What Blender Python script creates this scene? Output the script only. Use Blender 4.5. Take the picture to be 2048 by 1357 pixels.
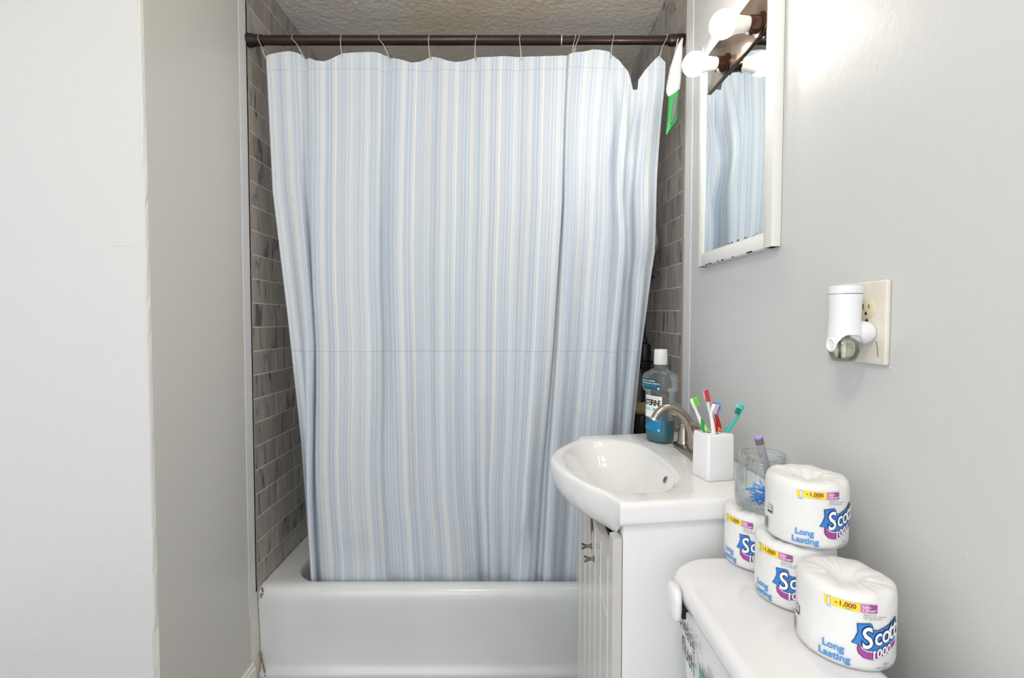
import bpy, bmesh, math, random
from mathutils import Vector, Matrix, noise
random.seed(7)
PI = math.pi
C = bpy.context.scene.collection
for o in list(bpy.data.objects): bpy.data.objects.remove(o)

# ------------------------------------------------------------------ camera, world, lights, exposure
cam = bpy.data.objects.new('camera', bpy.data.cameras.new('camera')); C.objects.link(cam)
cam.location = (0, 0, 1.22); cam.rotation_euler = (math.radians(90-1.97), 0, 0)
cam.data.sensor_width = 36; cam.data.lens = 972/2048*36; cam.data.shift_x = 12/2048
cam.data.clip_start = 0.02
bpy.context.scene.camera = cam
sc = bpy.context.scene
sc.view_settings.view_transform = 'Standard'; sc.view_settings.look = 'None'
sc.view_settings.gamma = 1.0; sc.view_settings.use_curve_mapping = False
sc.view_settings.exposure = 0.36
w = bpy.data.worlds.new('world'); sc.world = w; w.use_nodes = True
w.node_tree.nodes['Background'].inputs['Color'].default_value = (0.93, 0.965, 1.0, 1)
w.node_tree.nodes['Background'].inputs['Strength'].default_value = 0.80
def area(name, loc, rot, sx, sy, power, col):
    l = bpy.data.lights.new(name, 'AREA'); l.shape = 'RECTANGLE'; l.size = sx; l.size_y = sy
    l.energy = power; l.color = col
    o = bpy.data.objects.new(name, l); o.location = loc; o.rotation_euler = rot; C.objects.link(o); return o
area('rear_soft_fill', (-0.75, -1.3, 1.35), (math.radians(90), 0, math.radians(-22)), 1.5, 1.8, 14, (0.93, 0.96, 1.0))  # added soft fill from behind the camera, no doorway is built
pl = bpy.data.lights.new('alcove_fill_point', 'POINT'); pl.energy = 17; pl.shadow_soft_size = .11; pl.color = (1.0, 0.965, 0.91)  # added unseen point light to brighten the ceiling and tub alcove
po = bpy.data.objects.new('alcove_fill_point', pl); po.location = (-0.30, -0.15, 2.24); C.objects.link(po)
BULB = 64.0

# ------------------------------------------------------------------ materials
def lin(c):
    c = c/255.0
    return c/12.92 if c <= 0.04045 else ((c+0.055)/1.055)**2.4
def rgb(r, g, b): return (lin(r), lin(g), lin(b), 1)
class NT:
    def __init__(s, name):
        s.m = bpy.data.materials.new(name); s.m.use_nodes = True
        s.t = s.m.node_tree; s.b = s.t.nodes['Principled BSDF']; s.out = s.t.nodes['Material Output']
    def n(s, typ, **kw):
        nd = s.t.nodes.new(typ)
        for k, v in kw.items():
            if k in nd.inputs.keys() if isinstance(k, str) else False: nd.inputs[k].default_value = v
            else: setattr(nd, k, v)
        return nd
    def l(s, a, b): s.t.links.new(a, b)
def mat(name, col, rough=0.5, metal=0.0, bump=None, spec=None, trans=0, ior=None, coat=0, alpha=None, sss=0, var=None, bd=0.002):
    q = NT(name); b = q.b
    b.inputs['Base Color'].default_value = rgb(*col); b.inputs['Roughness'].default_value = rough
    b.inputs['Metallic'].default_value = metal
    if spec is not None: b.inputs['Specular IOR Level'].default_value = spec
    if trans: b.inputs['Transmission Weight'].default_value = trans
    if ior: b.inputs['IOR'].default_value = ior
    if coat: b.inputs['Coat Weight'].default_value = coat
    if sss: b.inputs['Subsurface Weight'].default_value = sss; b.inputs['Subsurface Radius'].default_value = (.01, .01, .01)
    tc = q.n('ShaderNodeTexCoord')
    if var:      # (scale, colour2, amount)
        nz = q.n('ShaderNodeTexNoise'); nz.inputs['Scale'].default_value = var[0]; nz.inputs['Detail'].default_value = 4
        q.l(tc.outputs['Object'], nz.inputs['Vector'])
        rp = q.n('ShaderNodeValToRGB'); rp.color_ramp.elements[0].position = .35; rp.color_ramp.elements[1].position = .7
        rp.color_ramp.elements[0].color = rgb(*col); rp.color_ramp.elements[1].color = rgb(*var[1])
        q.l(nz.outputs['Fac'], rp.inputs['Fac']); q.l(rp.outputs['Color'], b.inputs['Base Color'])
    if bump:     # list of (scale, strength)
        prev = None
        for scl, st in bump:
            nz = q.n('ShaderNodeTexNoise'); nz.inputs['Scale'].default_value = scl; nz.inputs['Detail'].default_value = 3
            q.l(tc.outputs['Object'], nz.inputs['Vector'])
            bp = q.n('ShaderNodeBump'); bp.inputs['Strength'].default_value = st; bp.inputs['Distance'].default_value = bd
            q.l(nz.outputs['Fac'], bp.inputs['Height'])
            if prev: q.l(prev.outputs['Normal'], bp.inputs['Normal'])
            prev = bp
        q.l(prev.outputs['Normal'], b.inputs['Normal'])
    return q.m
M = {}
M['wall'] = mat('painted_wall', (209, 210, 209), .36, bump=[(6, .5), (60, .12), (260, .10)], bd=.003)
M['wall_warm_lit'] = mat('painted_wall_warm_lit', (209, 206, 201), .33, bump=[(5, .6), (70, .10)], bd=.004)  # same wall paint, warm bulb light tinted into its colour
M['wall_rough'] = mat('painted_plaster', (210, 211, 210), .34, bump=[(5, .5), (40, .15), (160, .12)], bd=.004)
M['bead'] = mat('caulk_bead', (224, 226, 228), .4, bump=[(120, .6)])
M['bead_warm'] = mat('raw_edge', (178, 164, 150), .6, bump=[(150, .6)])
M['floor'] = mat('floor_vinyl', (150, 146, 140), .45, var=(8, (120, 116, 110)))
M['white_gloss'] = mat('porcelain', (238, 238, 238), .10, coat=.3)
M['tub'] = mat('tub_enamel', (226, 229, 232), .16, bump=[(4, .25)], bd=.003, var=(3, (218, 221, 224)))
M['white_semi'] = mat('white_laminate', (228, 230, 231), .38)
M['door_paint'] = mat('door_thermofoil', (206, 204, 197), .22)
M['bead_white'] = mat('bead_highlight', (222, 221, 214), .25)
M['fascia'] = mat('fascia_white', (196, 194, 186), .4)
M['frame_white'] = mat('frame_white', (234, 234, 230), .32, bump=[(60, .15)])
M['cream'] = mat('frame_inner_cream', (232, 226, 214), .4)
M['toilet'] = mat('toilet_china', (232, 232, 234), .14, coat=.2)
M['dark_gap'] = mat('dark_gap', (24, 22, 20), .7)
M['nickel'] = mat('brushed_nickel', (168, 158, 146), .27, 1.0)
M['nickel_dark'] = mat('knob_nickel', (150, 142, 132), .22, 1.0)
M['chrome'] = mat('chrome', (225, 225, 225), .12, 1.0)
M['bronze'] = mat('bronze_rod', (46, 26, 20), .36, .3, coat=.1)
M['rubber'] = mat('black_cap', (22, 17, 15), .45)
M['bronze_plate'] = mat('bronze_plate', (150, 134, 122), .16, .75, var=(14, (122, 106, 96)))
M['bronze_lip'] = mat('bronze_lip', (64, 44, 32), .3, .8)
M['socket'] = mat('socket_bronze', (70, 50, 40), .25, .9)
M['bulb_base'] = mat('bulb_plastic', (240, 236, 226), .4, sss=.2)
M['wire'] = mat('hook_wire', (206, 200, 192), .3, .6)
M['plate'] = mat('aged_plate', (226, 222, 212), .35, var=(30, (216, 210, 196)))
M['almond'] = mat('almond_receptacle', (222, 212, 180), .35)
M['slot'] = mat('slot_dark', (50, 44, 34), .6)
M['plastic_white'] = mat('white_plastic', (236, 236, 240), .28)
M['holder'] = mat('white_ceramic', (238, 238, 240), .12)
M['paper'] = mat('roll_wrapper', (231, 231, 230), .42, bump=[(22, .5), (70, .25)], bd=.004, sss=.1)
M['black'] = mat('black_plastic', (16, 15, 16), .35)
M['teal_brush'] = mat('teal_plastic', (20, 190, 180), .3)
M['teal_light'] = mat('teal_bristle', (120, 226, 214), .5)
M['teal_dark'] = mat('teal_dark_bristle', (10, 130, 120), .5)
M['green_b'] = mat('green_bristle', (110, 205, 60), .5)
M['green_d'] = mat('green_grip', (40, 150, 70), .4)
M['green_l'] = mat('green_pad', (175, 230, 140), .4)
M['red'] = mat('red_plastic', (200, 14, 18), .3)
M['red_b'] = mat('red_bristle', (214, 60, 70), .5)
M['orange'] = mat('orange_grip', (240, 130, 50), .4)
M['purple'] = mat('purple_bristle', (118, 80, 165), .5)
M['lilac_b'] = mat('pale_bristle', (212, 200, 208), .5)
M['blue_b'] = mat('blue_bristle', (110, 185, 235), .5)
M['marker'] = mat('marker_body', (166, 162, 170), .35)
M['marker_grey'] = mat('marker_grey', (110, 108, 112), .4)
M['lilac'] = mat('marker_lilac', (176, 150, 214), .4)
M['floss'] = mat('floss_blue', (30, 140, 235), .25)
M['floss_light'] = mat('floss_blue_light', (130, 200, 248), .25)
M['cap_white'] = mat('bottle_cap', (232, 232, 230), .35, trans=.15)
M['yellow'] = mat('print_yellow', (242, 218, 62), .45)
M['magenta'] = mat('print_purple', (160, 70, 150), .45)
M['pink'] = mat('print_pink', (205, 130, 178), .45)
M['blue'] = mat('print_blue', (50, 128, 205), .45)
M['ltblue'] = mat('print_light_blue', (80, 150, 214), .45)
M['navy'] = mat('print_navy', (28, 44, 110), .45)
M['plum'] = mat('print_plum', (92, 40, 96), .45)
M['print_white'] = mat('print_white', (245, 245, 245), .45)
M['brown'] = mat('print_brown', (142, 70, 22), .45)
M['ink'] = mat('print_ink', (72, 78, 92), .5)
M['ink_black'] = mat('print_black', (18, 18, 20), .5)
M['decal_dark'] = mat('decal_charcoal', (58, 58, 56), .5)
M['decal_teal'] = mat('decal_teal', (84, 170, 172), .5)
M['label_teal'] = mat('label_teal', (16, 84, 108), .4)
M['label_teal2'] = mat('label_teal_light', (60, 180, 190), .4)
M['label_blue'] = mat('label_blue', (0, 130, 178), .35)
M['rust'] = mat('bare_rust', (164, 92, 44), .7, var=(60, (92, 48, 22)))
M['grime'] = mat('caulk_grime', (112, 84, 58), .8, var=(90, (170, 150, 124)))
M['straw'] = mat('straw_bristle', (196, 176, 140), .7)
M['wood'] = mat('brush_wood', (150, 120, 86), .6)
M['loofah'] = mat('loofah_grey', (150, 156, 150), .8, bump=[(90, .8)])
M['bag_white'] = mat('bag_white', (228, 230, 230), .35, sss=.3, bump=[(30, .6)], bd=.006)
M['bag_green'] = mat('bag_green', (50, 172, 86), .3, bump=[(34, .5)], bd=.006)
M['bag_grey'] = mat('bag_print_grey', (118, 124, 124), .4, bump=[(34, .5)], bd=.006)

def thin_glass(name, tint, body=0.0, bodycol=(200, 205, 205), edge=(150, 165, 165), gloss=.8):
    """thin walled clear material: transparent, darker at grazing angles, with a glossy coat"""
    q = NT(name); t = q.t
    lw = q.n('ShaderNodeLayerWeight'); lw.inputs['Blend'].default_value = .35
    mc = q.n('ShaderNodeMix', data_type='RGBA'); q.l(lw.outputs['Facing'], mc.inputs[0]); mc.inputs[6].default_value = rgb(*tint); mc.inputs[7].default_value = rgb(*edge)
    tr = q.n('ShaderNodeBsdfTransparent'); q.l(mc.outputs[2], tr.inputs['Color'])
    q.b.inputs['Base Color'].default_value = rgb(*bodycol); q.b.inputs['Roughness'].default_value = .15
    m1 = q.n('ShaderNodeMixShader'); m1.inputs[0].default_value = body; q.l(tr.outputs[0], m1.inputs[1]); q.l(q.b.outputs[0], m1.inputs[2])
    gl = q.n('ShaderNodeBsdfGlossy'); gl.inputs['Roughness'].default_value = .03; gl.inputs['Color'].default_value = (1, 1, 1, 1)
    fr = q.n('ShaderNodeFresnel'); fr.inputs['IOR'].default_value = 1.45
    mf = q.n('ShaderNodeMath', operation='MULTIPLY'); q.l(fr.outputs[0], mf.inputs[0]); mf.inputs[1].default_value = gloss
    m2 = q.n('ShaderNodeMixShader'); q.l(mf.outputs[0], m2.inputs[0]); q.l(m1.outputs[0], m2.inputs[1]); q.l(gl.outputs[0], m2.inputs[2])
    q.l(m2.outputs[0], q.out.inputs['Surface']); return q.m
M['glass'] = thin_glass('jar_glass', (252, 254, 254), .012, (225, 235, 238), (243, 247, 248), .7)
M['oil_glass'] = thin_glass('oil_glass', (254, 254, 250), .05, (240, 242, 228), (232, 235, 224))
M['bottle'] = thin_glass('bottle_clear', (244, 246, 246), .07, (205, 210, 210), (186, 194, 196), .45)
M['liquid'] = mat('mouthwash', (0, 128, 148), .12, trans=.1, coat=.3)

def emis(name, col, st):
    q = NT(name); q.b.inputs['Emission Color'].default_value = rgb(*col); q.b.inputs['Emission Strength'].default_value = st
    q.b.inputs['Base Color'].default_value = rgb(255, 255, 255); return q.m
M['bulb'] = emis('lit_bulb', (255, 246, 234), BULB)

def mirror_mat():
    q = NT('mirror_glass'); q.b.inputs['Metallic'].default_value = 1; q.b.inputs['Roughness'].default_value = .015
    q.b.inputs['Base Color'].default_value = rgb(228, 234, 238)
    # desilvered specks along the bottom edge
    tc = q.n('ShaderNodeTexCoord'); sp = q.n('ShaderNodeSeparateXYZ'); q.l(tc.outputs['Object'], sp.inputs[0])
    nz = q.n('ShaderNodeTexNoise'); nz.inputs['Scale'].default_value = 70; nz.inputs['Detail'].default_value = 4
    q.l(tc.outputs['Object'], nz.inputs['Vector'])
    a = q.n('ShaderNodeMapRange'); a.inputs['From Min'].default_value = 1.418; a.inputs['From Max'].default_value = 1.436
    a.inputs['To Min'].default_value = .62; a.inputs['To Max'].default_value = .2
    q.l(sp.outputs['Z'], a.inputs['Value'])
    ls = q.n('ShaderNodeMath', operation='LESS_THAN'); q.l(nz.outputs['Fac'], ls.inputs[0]); q.l(a.outputs['Result'], ls.inputs[1])
    yy = q.n('ShaderNodeMath', operation='LESS_THAN'); q.l(sp.outputs['Y'], yy.inputs[0]); yy.inputs[1].default_value = 1.30
    mu = q.n('ShaderNodeMath', operation='MULTIPLY'); q.l(ls.outputs[0], mu.inputs[0]); q.l(yy.outputs[0], mu.inputs[1])
    mx = q.n('ShaderNodeMix', data_type='RGBA'); q.l(mu.outputs[0], mx.inputs[0])
    mx.inputs[6].default_value = rgb(228, 234, 238); mx.inputs[7].default_value = rgb(90, 94, 98)
    q.l(mx.outputs[2], q.b.inputs['Base Color'])
    rr = q.n('ShaderNodeMath', operation='MULTIPLY_ADD'); q.l(mu.outputs[0], rr.inputs[0]); rr.inputs[1].default_value = .6; rr.inputs[2].default_value = .015
    q.l(rr.outputs[0], q.b.inputs['Roughness'])
    return q.m
M['mirror'] = mirror_mat()

def tile_mat():
    q = NT('marble_tile'); b = q.b; b.inputs['Roughness'].default_value = .22
    tc = q.n('ShaderNodeTexCoord'); oi = q.n('ShaderNodeObjectInfo'); geo = q.n('ShaderNodeNewGeometry')
    ad = q.n('ShaderNodeVectorMath', operation='MULTIPLY_ADD')
    cb = q.n('ShaderNodeCombineXYZ'); 
    for i in range(3): q.l(oi.outputs['Random'], cb.inputs[i])
    q.l(cb.outputs[0], ad.inputs[0]); ad.inputs[1].default_value = (23, 31, 17); q.l(geo.outputs['Position'], ad.inputs[2])
    mp = q.n('ShaderNodeMapping'); mp.inputs['Scale'].default_value = (9, 13, 3.2); q.l(ad.outputs[0], mp.inputs['Vector'])
    nz = q.n('ShaderNodeTexNoise'); nz.inputs['Scale'].default_value = 1.3; nz.inputs['Detail'].default_value = 5; nz.inputs['Distortion'].default_value = 1.4
    q.l(mp.outputs[0], nz.inputs['Vector'])
    rp = q.n('ShaderNodeValToRGB'); e = rp.color_ramp.elements
    e[0].position = .30; e[0].color = rgb(100, 98, 97); e[1].position = .72; e[1].color = rgb(188, 182, 175)
    n = e.new(.42); n.color = rgb(164, 160, 156); n = e.new(.56); n.color = rgb(176, 170, 163)
    q.l(nz.outputs['Fac'], rp.inputs['Fac'])
    hv = q.n('ShaderNodeHueSaturation'); q.l(rp.outputs['Color'], hv.inputs['Color'])
    ma = q.n('ShaderNodeMapRange'); q.l(oi.outputs['Random'], ma.inputs['Value']); ma.inputs['To Min'].default_value = .84; ma.inputs['To Max'].default_value = 1.1
    q.l(ma.outputs['Result'], hv.inputs['Value']); q.l(hv.outputs['Color'], b.inputs['Base Color'])
    return q.m
M['tile'] = tile_mat()
M['grout'] = mat('grout', (236, 232, 224), .8)

def ceiling_mat():
    q = NT('textured_ceiling'); b = q.b; b.inputs['Roughness'].default_value = .55
    tc = q.n('ShaderNodeTexCoord')
    nz = q.n('ShaderNodeTexNoise'); nz.inputs['Scale'].default_value = 120; nz.inputs['Detail'].default_value = 3; nz.inputs['Roughness'].default_value = .6
    vo = q.n('ShaderNodeTexVoronoi', feature='SMOOTH_F1'); vo.inputs['Scale'].default_value = 55
    q.l(tc.outputs['Object'], nz.inputs['Vector']); q.l(tc.outputs['Object'], vo.inputs['Vector'])
    m = q.n('ShaderNodeMath', operation='ADD'); q.l(nz.outputs['Fac'], m.inputs[0]); q.l(vo.outputs['Distance'], m.inputs[1])
    bp = q.n('ShaderNodeBump'); bp.inputs['Strength'].default_value = .75; bp.inputs['Distance'].default_value = .005
    q.l(m.outputs[0], bp.inputs['Height']); q.l(bp.outputs['Normal'], b.inputs['Normal'])
    n2 = q.n('ShaderNodeTexNoise'); n2.inputs['Scale'].default_value = 2.6; n2.inputs['Detail'].default_value = 3
    q.l(tc.outputs['Object'], n2.inputs['Vector'])
    rp = q.n('ShaderNodeValToRGB'); e = rp.color_ramp.elements
    e[0].position = .35; e[0].color = rgb(246, 241, 236); e[1].position = .68; e[1].color = rgb(238, 222, 194)
    q.l(n2.outputs['Fac'], rp.inputs['Fac']); q.l(rp.outputs['Color'], b.inputs['Base Color'])
    return q.m
M['ceiling'] = ceiling_mat()

def curtain_mat():
    q = NT('striped_cotton'); b = q.b; b.inputs['Roughness'].default_value = .85; b.inputs['Sheen Weight'].default_value = .15
    uv = q.n('ShaderNodeUVMap', uv_map='UVMap'); sp = q.n('ShaderNodeSeparateXYZ'); q.l(uv.outputs[0], sp.inputs[0])
    base = rgb(203, 217, 233); mid = rgb(214, 225, 236); wht = rgb(246, 247, 246); pal = rgb(222, 230, 239)
    def ramp(period, off, stripes, bg):
        m = q.n('ShaderNodeMath', operation='MULTIPLY_ADD'); q.l(sp.outputs['X'], m.inputs[0]); m.inputs[1].default_value = 1/period; m.inputs[2].default_value = off
        f = q.n('ShaderNodeMath', operation='FRACT'); q.l(m.outputs[0], f.inputs[0])
        rp = q.n('ShaderNodeValToRGB'); rp.color_ramp.interpolation = 'CONSTANT'; e = rp.color_ramp.elements
        e[0].position = 0; e[0].color = bg; e[1].position = .999; e[1].color = bg
        for p, wd, c, nx in stripes:
            a = e.new(p/period/1000); a.color = c
            a = e.new((p+wd)/period/1000); a.color = nx
        q.l(f.outputs[0], rp.inputs['Fac']); return rp
    # positions in millimetres across one repeat of 152 mm
    r1 = ramp(.152, .1, [(7, 1.8, wht, base), (19, 1.4, wht, mid), (30, 3.2, wht, pal), (36, 1.2, wht, pal), (41, 1.4, wht, mid), (52, 1.8, wht, base),
                        (67, 1.8, wht, mid), (80, 1.4, wht, pal), (84, 1.2, wht, pal), (88, 4, wht, pal), (97, 1.3, wht, base), (110, 1.8, wht, base),
                        (122, 1.6, wht, pal), (130, 5, wht, mid)], base)
    # second fine pin-striping with another repeat, mask only
    m = q.n('ShaderNodeMath', operation='MULTIPLY'); q.l(sp.outputs['X'], m.inputs[0]); m.inputs[1].default_value = 1/.0074
    f = q.n('ShaderNodeMath', operation='FRACT'); q.l(m.outputs[0], f.inputs[0])
    g = q.n('ShaderNodeMath', operation='LESS_THAN'); q.l(f.outputs[0], g.inputs[0]); g.inputs[1].default_value = .26
    n1 = q.n('ShaderNodeTexNoise', noise_dimensions='1D'); q.l(sp.outputs['X'], n1.inputs['W']); n1.inputs['Scale'].default_value = 22; n1.inputs['Detail'].default_value = 1
    g2 = q.n('ShaderNodeMapRange'); q.l(n1.outputs['Fac'], g2.inputs['Value']); g2.inputs['From Min'].default_value = .44; g2.inputs['From Max'].default_value = .60; g2.inputs['To Max'].default_value = .7
    mm = q.n('ShaderNodeMath', operation='MULTIPLY'); q.l(g.outputs[0], mm.inputs[0]); q.l(g2.outputs['Result'], mm.inputs[1])
    mx = q.n('ShaderNodeMix', data_type='RGBA'); q.l(mm.outputs[0], mx.inputs[0]); q.l(r1.outputs['Color'], mx.inputs[6]); mx.inputs[7].default_value = wht
    # woven slub
    mp = q.n('ShaderNodeMapping'); mp.inputs['Scale'].default_value = (900, 60, 1); q.l(uv.outputs[0], mp.inputs['Vector'])
    n2 = q.n('ShaderNodeTexNoise'); n2.inputs['Scale'].default_value = 1; n2.inputs['Detail'].default_value = 2; q.l(mp.outputs[0], n2.inputs['Vector'])
    hs = q.n('ShaderNodeHueSaturation'); q.l(mx.outputs[2], hs.inputs['Color'])
    mr = q.n('ShaderNodeMapRange'); q.l(n2.outputs['Fac'], mr.inputs['Value']); mr.inputs['To Min'].default_value = .93; mr.inputs['To Max'].default_value = 1.07
    q.l(mr.outputs['Result'], hs.inputs['Value']); q.l(hs.outputs['Color'], b.inputs['Base Color'])
    # creases: hem stitch and fold line across, plus soft crumple
    cr = None
    for v0, wd in ((.052, .0012), (1.02, .0022)):
        s1 = q.n('ShaderNodeMath', operation='SUBTRACT'); q.l(sp.outputs['Y'], s1.inputs[0]); s1.inputs[1].default_value = v0
        s2 = q.n('ShaderNodeMath', operation='ABSOLUTE'); q.l(s1.outputs[0], s2.inputs[0])
        s3 = q.n('ShaderNodeMapRange', interpolation_type='SMOOTHSTEP'); q.l(s2.outputs[0], s3.inputs['Value']); s3.inputs['From Max'].default_value = wd
        if cr: 
            a = q.n('ShaderNodeMath', operation='ADD'); q.l(cr.outputs[0], a.inputs[0]); q.l(s3.outputs['Result'], a.inputs[1]); cr = a
        else: cr = s3
    n3 = q.n('ShaderNodeTexNoise'); n3.inputs['Scale'].default_value = 26; n3.inputs['Detail'].default_value = 3
    mp3 = q.n('ShaderNodeMapping'); mp3.inputs['Scale'].default_value = (1.2, .5, 1); q.l(uv.outputs[0], mp3.inputs['Vector']); q.l(mp3.outputs[0], n3.inputs['Vector'])
    aa = q.n('ShaderNodeMath', operation='MULTIPLY_ADD'); q.l(n3.outputs['Fac'], aa.inputs[0]); aa.inputs[1].default_value = 1.6; q.l(cr.outputs[0], aa.inputs[2])
    bp = q.n('ShaderNodeBump'); bp.inputs['Strength'].default_value = .5; bp.inputs['Distance'].default_value = .004
    q.l(aa.outputs[0], bp.inputs['Height']); q.l(bp.outputs['Normal'], b.inputs['Normal'])
    # a little light comes through the cloth
    tr = q.n('ShaderNodeBsdfTranslucent'); q.l(hs.outputs['Color'], tr.inputs['Color'])
    ms = q.n('ShaderNodeMixShader'); ms.inputs[0].default_value = .20; q.l(b.outputs[0], ms.inputs[1]); q.l(tr.outputs[0], ms.inputs[2])
    q.l(ms.outputs[0], q.out.inputs['Surface'])
    return q.m
M['curtain'] = curtain_mat()

# ------------------------------------------------------------------ mesh helpers
def link(name, me, parent=None):
    o = bpy.data.objects.new(name, me); C.objects.link(o)
    if parent: o.parent = parent
    return o
def obj(name, bm, mats, parent=None, smooth=35, local=None):
    """local: matrix to bring world-built geometry into the parent's space"""
    if parent is not None and local is None:
        bm.transform(parent.matrix_basis.inverted() if parent.parent is None else (parent.parent.matrix_basis @ parent.matrix_basis).inverted())
    bmesh.ops.recalc_face_normals(bm, faces=bm.faces)
    me = bpy.data.meshes.new(name); bm.to_mesh(me); bm.free()
    for m in (mats if isinstance(mats, (list, tuple)) else [mats]): me.materials.append(M[m])
    if smooth:
        for p in me.polygons: p.use_smooth = True
        me.set_sharp_from_angle(angle=math.radians(smooth))
    return link(name, me, parent)
def tag(o, label=None, cat=None, group=None, kind=None):
    if label: o['label'] = label
    if cat: o['category'] = cat
    if group: o['group'] = group
    if kind: o['kind'] = kind
    return o
def empty(name, loc=(0, 0, 0), rz=0):
    o = bpy.data.objects.new(name, None); o.empty_display_size = .05; o.location = loc; o.rotation_euler = (0, 0, rz); C.objects.link(o)
    o.matrix_basis = Matrix.Translation(loc) @ Matrix.Rotation(rz, 4, 'Z')
    return o
def box(bm, x0, x1, y0, y1, z0, z1, bev=0, seg=2, mi=0, mtx=None):
    t = bmesh.new(); vs = [t.verts.new((x, y, z)) for x in (x0, x1) for y in (y0, y1) for z in (z0, z1)]
    for f in ((0, 1, 3, 2), (4, 6, 7, 5), (0, 4, 5, 1), (2, 3, 7, 6), (0, 2, 6, 4), (1, 5, 7, 3)): t.faces.new([vs[i] for i in f])
    if bev: bmesh.ops.bevel(t, geom=t.edges[:], offset=bev, segments=seg, affect='EDGES', profile=.5)
    merge(bm, t, mi, mtx)
def merge(bm, t, mi=0, mtx=None):
    if mtx is not None: t.transform(mtx)
    for f in t.faces: f.material_index = mi
    mp = {}
    for v in t.verts: mp[v] = bm.verts.new(v.co)
    for f in t.faces:
        try:
            g = bm.faces.new([mp[v] for v in f.verts]); g.material_index = f.material_index
        except ValueError: pass
    t.free()
def lathe(bm, prof, seg=40, mtx=None, mi=0, cap=True, sx=1, sy=1, rfun=None):
    t = bmesh.new(); rings = []
    for r, z in prof:
        ring = []
        for i in range(seg):
            a = 2*PI*i/seg; rr = r*(rfun(a, z) if rfun else 1)
            ring.append(t.verts.new((rr*math.cos(a)*sx, rr*math.sin(a)*sy, z)))
        rings.append(ring)
    for a, b in zip(rings, rings[1:]):
        for i in range(seg):
            j = (i+1) % seg; t.faces.new((a[i], a[j], b[j], b[i]))
    if cap:
        for ring in (rings[0], rings[-1]): t.faces.new(ring)
    merge(bm, t, mi, mtx)
def tube(bm, pts, rad, seg=10, mi=0, closed=False, cap=True, flat=1.0):
    pts = [Vector(p) for p in pts]; n = len(pts); rad = rad if isinstance(rad, (list, tuple)) else [rad]*n
    t = bmesh.new(); rings = []; up = None
    for i, p in enumerate(pts):
        if closed: d = (pts[(i+1) % n]-pts[i-1])
        else: d = pts[min(i+1, n-1)]-pts[max(i-1, 0)]
        d.normalize()
        if up is None:
            up = Vector((0, 0, 1)) if abs(d.z) < .9 else Vector((0, 1, 0))
        a = d.cross(up).normalized(); up = a.cross(d).normalized()
        rings.append([t.verts.new(p+rad[i]*(math.cos(2*PI*k/seg)*a+math.sin(2*PI*k/seg)*up*flat)) for k in range(seg)])
    m = n if closed else n-1
    for i in range(m):
        A, B = rings[i], rings[(i+1) % n]
        for k in range(seg): t.faces.new((A[k], A[(k+1) % seg], B[(k+1) % seg], B[k]))
    if cap and not closed: t.faces.new(rings[0]); t.faces.new(rings[-1])
    merge(bm, t, mi)
def smoothpts(pts, n=6):
    out = []; P = [Vector(p) for p in pts]
    for i in range(len(P)-1):
        p0 = P[max(i-1, 0)]; p1 = P[i]; p2 = P[i+1]; p3 = P[min(i+2, len(P)-1)]
        for k in range(n):
            t = k/n; out.append(.5*((2*p1)+(p2-p0)*t+(2*p0-5*p1+4*p2-p3)*t*t+(3*p1-p0-3*p2+p3)*t**3))
    out.append(P[-1]); return out
def lerp(a, b, t): return a+(b-a)*t
def sst(t): t = max(0, min(1, t)); return t*t*(3-2*t)
def ramp(tab, x):
    if x <= tab[0][0]: return tab[0][1]
    for (a, b), (c, d) in zip(tab, tab[1:]):
        if x <= c: return lerp(b, d, (x-a)/(c-a))
    return tab[-1][1]
# flat artwork -> wrapped print ------------------------------------------------------------
def text_bm(s, size, bold=0.0, shear=0.0, align='LEFT', spacing=1.0):
    cu = bpy.data.curves.new('t', 'FONT'); cu.body = s; cu.size = size; cu.offset = bold*size; cu.shear = shear; cu.align_x = align
    cu.space_character = spacing; cu.resolution_u = 3
    o = bpy.data.objects.new('t', cu); C.objects.link(o); bpy.context.view_layer.update()
    me = bpy.data.meshes.new_from_object(o.evaluated_get(bpy.context.evaluated_depsgraph_get()))
    t = bmesh.new(); t.from_mesh(me); bpy.data.objects.remove(o); bpy.data.curves.remove(cu); bpy.data.meshes.remove(me)
    return t
def poly_bm(pts):
    t = bmesh.new(); t.faces.new([t.verts.new((x, y, 0)) for x, y in pts]); return t
def put(bm, t, mi, layer, fn, xf=None, step=.004):
    """cut artwork t (in the xy plane, metres) into strips, then wrap it with fn(s, h, lift)"""
    if xf is not None: t.transform(xf)
    xs = [v.co.x for v in t.verts]
    if not xs: return
    k = math.ceil(min(xs)/step)
    while k*step < max(xs):
        bmesh.ops.bisect_plane(t, geom=t.verts[:]+t.edges[:]+t.faces[:], plane_co=(k*step, 0, 0), plane_no=(1, 0, 0)); k += 1
    bmesh.ops.triangulate(t, faces=t.faces[:])
    for v in t.verts: v.co = Vector(fn(v.co.x, v.co.y, layer))
    merge(bm, t, mi)
def T2(x, y, rot=0, sx=1, sy=1):
    return Matrix.Translation((x, y, 0)) @ Matrix.Rotation(rot, 4, 'Z') @ Matrix.Diagonal((sx, sy, 1, 1))

# ================================================================== THE SETTING
XL, XR, YF, YB, ZC, ZF = -.880, .611, 1.690, 2.420, 2.455, -.100
def struct(name, bm, mats, parent=None, smooth=0):
    o = obj(name, bm, mats, parent, smooth); 
    if parent is None: o['kind'] = 'structure'
    return o
bm = bmesh.new(); box(bm, -2.4, .75, -2.0, 2.5, ZF-.05, ZF); struct('floor', bm, 'floor')
bm = bmesh.new(); box(bm, -2.4, .75, -2.0, 2.5, ZC, ZC+.05); struct('ceiling', bm, 'ceiling')
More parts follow.
